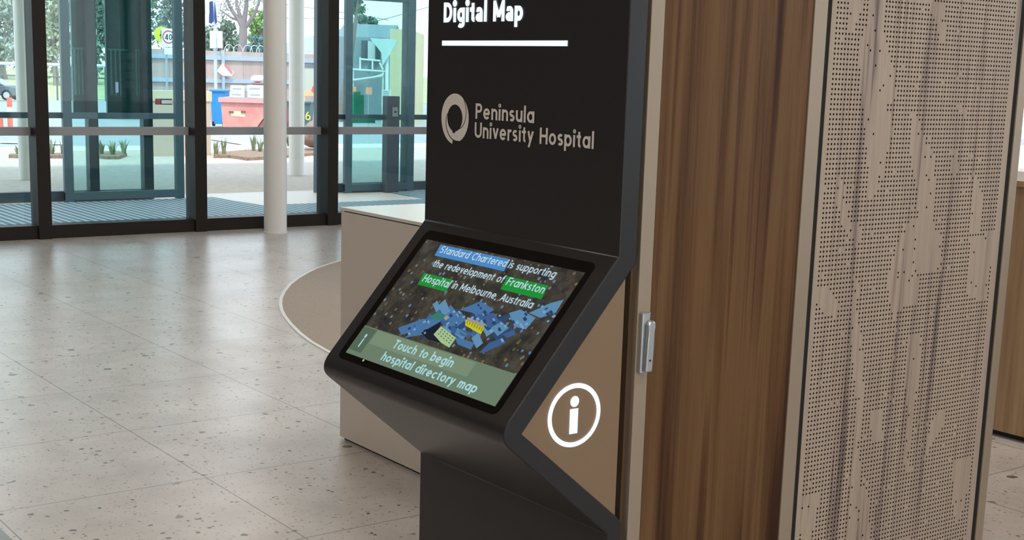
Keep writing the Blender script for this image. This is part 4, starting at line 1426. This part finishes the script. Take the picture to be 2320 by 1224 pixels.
# pole with blue banner and white boxes
XQ = -39.0
c = on_x(488, 116, XQ)
pp = thing('banner_pole', (XQ, c.y, gz(XQ)), 'pale pole with dark blue banner and white boxes above the hoarding fence', 'pole')
MB().tube([(XQ, c.y, gz(XQ)), (XQ, c.y, 5.2)], 0.05, n=12).build('pole', mat('pale_pole', (176, 192, 206), 0.4), pp)
for x0, x1, y0, y1, nm in ((476, 485, 70, 109, 'white_box'), (490, 500, 71, 109, 'white_box'), (464, 470, 10, 32, 'white_box')):
    a, b = on_x(x0, y1, XQ + 0.06), on_x(x1, y0, XQ + 0.06)
    MB().box(XQ + 0.04, XQ + 0.2, a.y, b.y, a.z, b.z).build(nm, mat('white_equipment_box', (226, 232, 236), 0.5), pp, bevel=0.01)
ban = [on_x(x, y, XQ + 0.1) for x, y in ((474, 4), (482, 2), (484, 48), (479, 54), (473, 52))]
MB().slab(ban, (0.02, 0, 0)).build('banner', mat('navy_banner', (44, 62, 116), 0.7), pp)
ban = [on_x(x, y, XQ + 0.1) for x, y in ((486, 4), (488, 20), (492, 50), (488, 54), (485, 40))]
MB().slab(ban, (0.02, 0, 0)).build('banner', mat('navy_banner', (44, 62, 116), 0.7), pp)


# trees
def tree(name, px_, py_base, D, trunk_r, crown, n_leaf, leaf_px, rgb, lab, grp, seed, branches=6, trunk=True, gaps=0.0):
    rnd = random.Random(seed)
    b = at(px_, py_base, D)
    b.z = min(b.z, -0.9) if D > 70 else gz(b.x)
    t = thing(name, tuple(b), lab, 'tree', grp)
    sc = D / FPX
    cc = at(crown[0], crown[1], D)
    rx, rz = crown[2] * sc, crown[3] * sc
    right = CAM_R.copy(); right.z = 0; right.normalize()
    back = Vector((-right.y, right.x, 0))
    if trunk:
        tb = MB()
        top = cc + Vector((0, 0, rz * 0.2))
        tb.tube([b, b.lerp(Vector((cc.x, cc.y, cc.z - rz * .5)), 0.7), top], trunk_r, trunk_r * 0.35, n=10)
        for _ in range(branches):
            a = rnd.uniform(0, 6.283)
            s = Vector((cc.x, cc.y, cc.z - rz * rnd.uniform(0.3, 0.9)))
            e = cc + right * (rx * 0.75 * math.cos(a)) + back * (rx * 0.6 * math.sin(a)) + Vector((0, 0, rz * rnd.uniform(-0.1, 0.8)))
            tb.tube([s, s.lerp(e, 0.5) + Vector((0, 0, 0.1 * rz)), e], trunk_r * 0.4, trunk_r * 0.08, n=6)
        tb.build('trunk', mat('grey_brown_bark', (128, 118, 112), 0.9), t)
    cr = MB()
    clumps = [(cc + right * (rx * rnd.uniform(-.8, .8)) + back * (rx * rnd.uniform(-.6, .6)) + Vector((0, 0, rz * rnd.uniform(-.8, .8))), rnd.uniform(.18, .36)) for _ in range(26)]
    for i in range(n_leaf):
        q, k = rnd.choice(clumps)
        d = Vector((rnd.gauss(0, 1), rnd.gauss(0, 1), rnd.gauss(0, 1))) * 0.5
        p = q + right * (d.x * rx * k) + back * (d.y * rx * k) + Vector((0, 0, d.z * rz * k))
        u = Vector((rnd.uniform(-1, 1), rnd.uniform(-1, 1), rnd.uniform(-1, 1))).normalized()
        v = u.orthogonal().normalized()
        l = leaf_px * sc * rnd.uniform(0.6, 1.3)
        cr.add([p - u * l, p + v * l * .45, p + u * l, p - v * l * .45], [(0, 1, 2, 3)])
    m_ = speckled('foliage_%d_%d_%d' % rgb, ((0.3, tuple(int(v * .8) for v in rgb)), (0.5, rgb), (0.7, tuple(min(255, int(v * 1.18)) for v in rgb))), 0.7, 0.8)
    cr.build('crown', m_, t, fix=False)
    return t


GT = 'trees in the park beyond the road'  # distant haze is put into the greyed leaf colours
tree('park_tree', 12, 170, 118, 0.35, (-10, 30, 95, 120), 3200, 7, (146, 160, 152), 'grey green park tree at the left edge above the car', GT, 1)
tree('park_tree', 128, 165, 112, 0.3, (118, 40, 60, 120), 2600, 7, (158, 166, 146), 'yellow green park tree right of the leftmost window post', GT, 2)
tree('park_tree', 212, 165, 116, 0.35, (216, 40, 50, 120), 2600, 7, (140, 158, 152), 'grey green park tree seen through the parked left door', GT, 3)
tree('park_tree', 60, 165, 130, 0.35, (62, -40, 70, 110), 2400, 7, (134, 152, 146), 'darker park tree behind the leftmost window post', GT, 4)
tree('park_tree', 300, 160, 142, 0.35, (318, 20, 60, 110), 2400, 7, (134, 150, 144), 'darker park tree behind the dark screen panels', GT, 5)
tree('street_tree', 395, 160, 78, 0.3, (392, 30, 45, 80), 1500, 5, (128, 136, 128), 'sparse grey tree behind the yellow warning sign', 'trees behind the hoarding fence', 6)
tree('dense_shrub', 500, 150, 62, 0.2, (505, 88, 42, 44), 2600, 5, (122, 140, 124), 'dense shrub behind the banner pole', 'trees behind the hoarding fence', 7)
tree('dense_shrub', 590, 150, 66, 0.2, (592, 62, 30, 40), 2000, 5, (128, 160, 96), 'bright green shrub right of the forked tree', 'trees behind the hoarding fence', 8)
tree('dense_shrub', 590, 150, 58, 0.2, (588, 100, 34, 22), 1800, 5, (92, 126, 122), 'dark teal hedge below the bright green shrub', 'trees behind the hoarding fence', 9)

DT = 52
b = at(550, 150, DT); b.z = gz(b.x)
ft = thing('forked_tree', tuple(b), 'bare grey tree with a forked trunk rising behind the hoarding fence', 'tree')
tr = MB()
P2 = lambda x, y, k=0: at(x, y, DT + k)
tr.tube([b, P2(548, 118), P2(551, 90), P2(551, 62)], 0.19, 0.15, n=12)
for pts_, r0, r1 in ((((551, 66), (541, 45), (528, 28), (515, 0), (505, -30)), .085, .03), (((551, 68), (545, 40), (536, 12), (535, -30)), .08, .035), (((550, 64), (554, 40), (558, 15), (561, -30)), .10, .05),
                     (((553, 64), (565, 50), (577, 30), (586, 8), (592, -25)), .08, .03), (((540, 46), (524, 40), (510, 30), (499, 22)), .04, .015), (((545, 40), (540, 20), (547, -5)), .03, .012),
                     (((528, 28), (516, 22), (507, 6)), .03, .012), (((510, 31), (505, 41), (500, 44)), .022, .01), (((577, 30), (586, 26), (598, 24)), .025, .01)):
    tr.tube([P2(x, y) for x, y in pts_], r0 * 1.3, r1 * 1.3, n=8)
tr.build('trunk', mat('pale_grey_bark', (124, 116, 116), 0.9), ft, smooth=True)
rnd = random.Random(31)
cr = MB()
for _ in range(420):
    x, y = rnd.choice(((505, 10), (515, 18), (540, 8), (500, 35), (580, 5), (560, -10), (545, -20), (590, -5)))
    p = P2(x + rnd.gauss(0, 9), y + rnd.gauss(0, 8), rnd.uniform(-.8, .8))
    u = Vector((rnd.uniform(-1, 1), rnd.uniform(-1, 1), rnd.uniform(-1, 1))).normalized()
    v = u.orthogonal().normalized()
    cr.add([p - u * .05, p + v * .03, p + u * .05, p - v * .03], [(0, 1, 2, 3)])
cr.build('crown', mat('sparse_grey_leaves', (132, 146, 136), 0.8), ft, fix=False)

# rails by the park and parked car
DR = 88
a, b = at(-60, 142, DR), at(250, 150, DR)
gr = thing('guard_rail', tuple((a + b) / 2 * 1.0), 'long pale guard rail along the far side of the road', 'railing')
base_z = -1.28
MB().tube([a, b], 0.11, n=8).build('top_rail', mat('pale_rail', (206, 216, 218), 0.5), gr)
for x in (5, 38, 128, 160, 205, 238):
    p = a.lerp(b, (x + 60) / 310)
    MB().tube([(p.x, p.y, base_z), p], 0.06, n=8).build('post', mat('dark_rail', (96, 104, 100), 0.6), gr)
p, q = at(-60, 168, DR), at(250, 178, DR)
MB().tube([p, q], 0.05, n=8).build('lower_rail', mat('dark_rail', (96, 104, 100), 0.6), gr)

DC = 80
sc_ = DC / FPX
cc = at(-42, 226, DC)
car = thing('car', tuple(cc), 'dark grey car parked at the left edge beyond the road posts', 'car')
rt = CAM_R.copy(); rt.z = 0; rt.normalize()
fw = Vector((-rt.y, rt.x, 0))


def carp(u, v, w):
    return cc + rt * u + fw * w + Vector((0, 0, v))


def car_extrude(outline, w0, w1):
    n = len(outline)
    mb = MB()
    mb.add([carp(u, v, w0) for u, v in outline] + [carp(u, v, w1) for u, v in outline], [tuple(range(n))[::-1], tuple(range(n, 2 * n))] + [(i, (i + 1) % n, n + (i + 1) % n, n + i) for i in range(n)])
    return mb


M_car = mat('dark_grey_car_paint', (92, 100, 112), 0.25, metal=0.4, coat=0.6)
car_extrude([(-2.3, .28), (2.35, .28), (2.42, .55), (2.3, .74), (1.35, .86), (-2.1, .88), (-2.4, .7)], 0, 1.7).build('body', M_car, car, bevel=0.05)
car_extrude([(-2.0, .86), (1.35, .86), (0.7, 1.24), (0.1, 1.36), (-1.2, 1.36)], 0.12, 1.58).build('cabin', M_car, car, bevel=0.05)
car_extrude([(-1.7, .92), (1.0, .92), (0.62, 1.2), (0.05, 1.29), (-1.15, 1.29)], 0.10, 0.14).build('side_window', mat('car_dark_glass', (60, 74, 84), 0.1), car)
for u in (-1.5, 1.5):
    w_ = MB()
    w_.tube([carp(u, .31, -0.03), carp(u, .31, .2)], 0.31, n=24)
    wh = w_.build('wheel', mat('tyre_rubber', (40, 42, 44), 0.8), car)
    BASE[wh.name] = BASE[car.name]
    w_ = MB()
    w_.tube([carp(u, .31, -0.045), carp(u, .31, -0.03)], 0.19, n=18)
    w_.build('hub', mat('alloy_hub', (190, 196, 202), 0.3, metal=0.6), wh)
    w_ = MB()
    w_.tube([carp(u, .31, .98 + .5), carp(u, .31, 1.73)], 0.31, n=24)
    w_.build('wheel', mat('tyre_rubber', (40, 42, 44), 0.8), car)

# buildings across the street
def block(name, D, px0, px1, py0, zb, deep, m_, lab, cat='building'):
    a, b = at(px0, py0, D), at(px1, py0, D)
    r = b - a; r.z = 0
    back = Vector((-r.y, r.x, 0)).normalized() * deep
    z = (a.z + b.z) / 2
    t = thing(name, (a.x, a.y, zb), lab, cat)
    mb = MB()
    vs = [Vector((q.x, q.y, h)) for h in (zb, z) for q in (a, b, b + back, a + back)]
    mb.add(vs, [(0, 3, 2, 1), (4, 5, 6, 7), (0, 1, 5, 4), (1, 2, 6, 5), (2, 3, 7, 6), (3, 0, 4, 7)])
    mb.build('wall', m_, t)
    return t, a, r, back, z


tb_, *_ = block('tan_building', 40, 884, 932, 66, -0.3, 6, mat('tan_block_wall', (206, 190, 152), 0.8), 'tan walled building seen through the right lobby door')
hb, a, r, back, z = block('grey_house', 46, 760, 884, 84, -0.4, 6, mat('grey_weatherboard', (134, 148, 156), 0.8), 'grey blue house seen through the right lobby door')
e0, e1 = a - r * .03 + Vector((0, 0, .0)), a + r * 1.0
rf = MB()
mid = back * .5 + Vector((0, 0, .55))
rf.add([e0, e1, e1 + mid, e0 + mid, e1 + back, e0 + back], [(0, 1, 2, 3), (3, 2, 4, 5), (0, 3, 5), (1, 4, 2), (0, 5, 4, 1)])
rf.build('roof', mat('grey_roof', (122, 134, 140), 0.7), hb)
for px0, px1 in ((818, 833), (850, 862)):
    c0, c1 = at(px0, 136, 45.95), at(px1, 92, 45.95)
    MB().slab([c0, Vector((c1.x, c1.y, c0.z)), c1, Vector((c0.x, c0.y, c1.z))], back.normalized() * .04).build('window', mat('house_window', (72, 92, 104), 0.2), hb)
c0, c1 = at(833, 138, 45.9), at(851, 94, 45.9)
MB().slab([c0, Vector((c1.x, c1.y, c0.z)), c1, Vector((c0.x, c0.y, c1.z))], back.normalized() * .05).build('shutter', mat('white_shutter', (204, 210, 210), 0.6), hb)
aw = [at(x, y, 38) for x, y in ((838, 86), (901, 90), (884, 122), (866, 150), (864, 120), (852, 104))]
sgn2 = thing('hanging_banner', tuple(at(870, 215, 38)), 'pale trapezoid banner board on a post before the grey blue house', 'banner')
MB().slab(aw, back.normalized() * .08).build('board', mat('pale_green_board', (176, 194, 190), 0.6), sgn2)
MB().tube([at(877, 88, 38.1), Vector((at(877, 230, 38.1).x, at(877, 230, 38.1).y, -0.2))], 0.05, n=8).build('post', mat('pale_rail', (206, 216, 218), 0.5), sgn2)
sf2 = thing('scaffold_frame', tuple(at(840, 215, 42)), 'pale pipe frame in front of the grey blue house', 'scaffold')
sm = MB()
for p, q in (((818, 134), (862, 138)), ((797, 157), (872, 162)), ((844, 138), (844, 158)), ((860, 142), (868, 158)), ((816, 130), (816, 160)), ((797, 182), (868, 172)), ((846, 176), (870, 168))):
    sm.tube([at(*p, 42), at(*q, 42)], 0.03, n=6)
for x in (800, 868):
    g_ = at(x, 160, 42)
    sm.tube([g_, (g_.x, g_.y, -0.25)], 0.03, n=6)
sm.build('pipes', mat('white_pipe', (214, 222, 222), 0.5), sf2)
c = at(878, 250, 24)
wb = thing('notice_sign', (c.x, c.y, 0), 'small white notice sign on a thin post beside the intercom post', 'sign')
c0, c1 = at(865, 244, 24), at(890, 204, 24)
MB().box(c0.x - 0.01, c0.x, c0.y, c1.y, c0.z, c1.z).build('board', mat('white_notice', (214, 222, 218), 0.5), wb)
m_ = MB()
for i in range(3):
    m_.box(c0.x, c0.x + 0.003, c0.y + 0.03, c1.y - 0.04, c1.z - 0.04 - i * 0.035, c1.z - 0.025 - i * 0.035)
m_.build('printed_line', M_cprint, wb)
MB().tube([(c0.x - 0.03, (c0.y + c1.y) / 2, 0), (c0.x - 0.03, (c0.y + c1.y) / 2, c1.z)], 0.015, n=8).build('post', mat('galvanised_post', (170, 176, 180), 0.4, metal=0.5), wb)
for px_, py_, s_, lab in ((801, 203, 7, 'small orange warning board left of the pale banner board'), (836, 206, 8, 'small orange warning board below the pale banner board')):
    D = 38
    c = at(px_, py_, D)
    s_ *= D / FPX
    ob_ = thing('warning_board', (c.x, c.y, gz(c.x)), lab, 'sign', 'orange warning boards across the street')
    MB().box(c.x - 0.01, c.x, c.y - s_, c.y + s_, c.z - s_, c.z + s_).build('board', mat('faded_orange_board', (236, 158, 128), 0.5), ob_)
    MB().tube([(c.x - 0.03, c.y, gz(c.x)), (c.x - 0.03, c.y, c.z)], 0.012, n=6).build('post', mat('galvanised_post', (170, 176, 180), 0.4, metal=0.5), ob_)
hb2, a, r, back, z = block('roofed_house', 70, 640, 780, 122, -0.7, 8, mat('pale_house_wall', (186, 192, 196), 0.8), 'pale house with grey roof far behind the dark green bin')
rf = MB()
mid = back * .5 + Vector((0, 0, 1.0))
e0, e1 = a - r * .05, a + r * 1.05
rf.add([e0, e1, e1 + mid, e0 + mid, e1 + back, e0 + back], [(0, 1, 2, 3), (3, 2, 4, 5), (0, 3, 5), (1, 4, 2), (0, 5, 4, 1)])
rf.build('roof', mat('grey_roof_sheet', (140, 148, 156), 0.6), hb2)
tree('overhanging_tree', 770, 150, 44, 0.12, (812, 5, 20, 26), 700, 4, (96, 122, 100), 'leafy twigs hanging at the top of the right lobby door', 'trees across the street', 41, branches=2)
tree('roof_tree', 835, 150, 60, 0.15, (834, 56, 26, 20), 1100, 4, (98, 124, 112), 'dark bushy tree top behind the grey blue house', 'trees across the street', 42)

for k, (p, q, D, lab) in enumerate((((560, -6), (760, 26), 95, 'upper power line crossing the white sky'), ((640, 40), (760, 42), 98, 'lower power line crossing the white sky'), ((760, 70), (1000, 8), 92, 'power line rising to the right above the grey blue house'))):
    a, b = at(*p, D), at(*q, D)
    mid = (a + b) / 2 - Vector((0, 0, .06))
    d = (b - a) * 0.6
    tag(MB().tube([a - d, a, mid, b, b + d], 0.02, n=5).build('power_line', mat('black_wire', (70, 76, 80), 0.6)), lab, 'wire', 'power lines over the street')
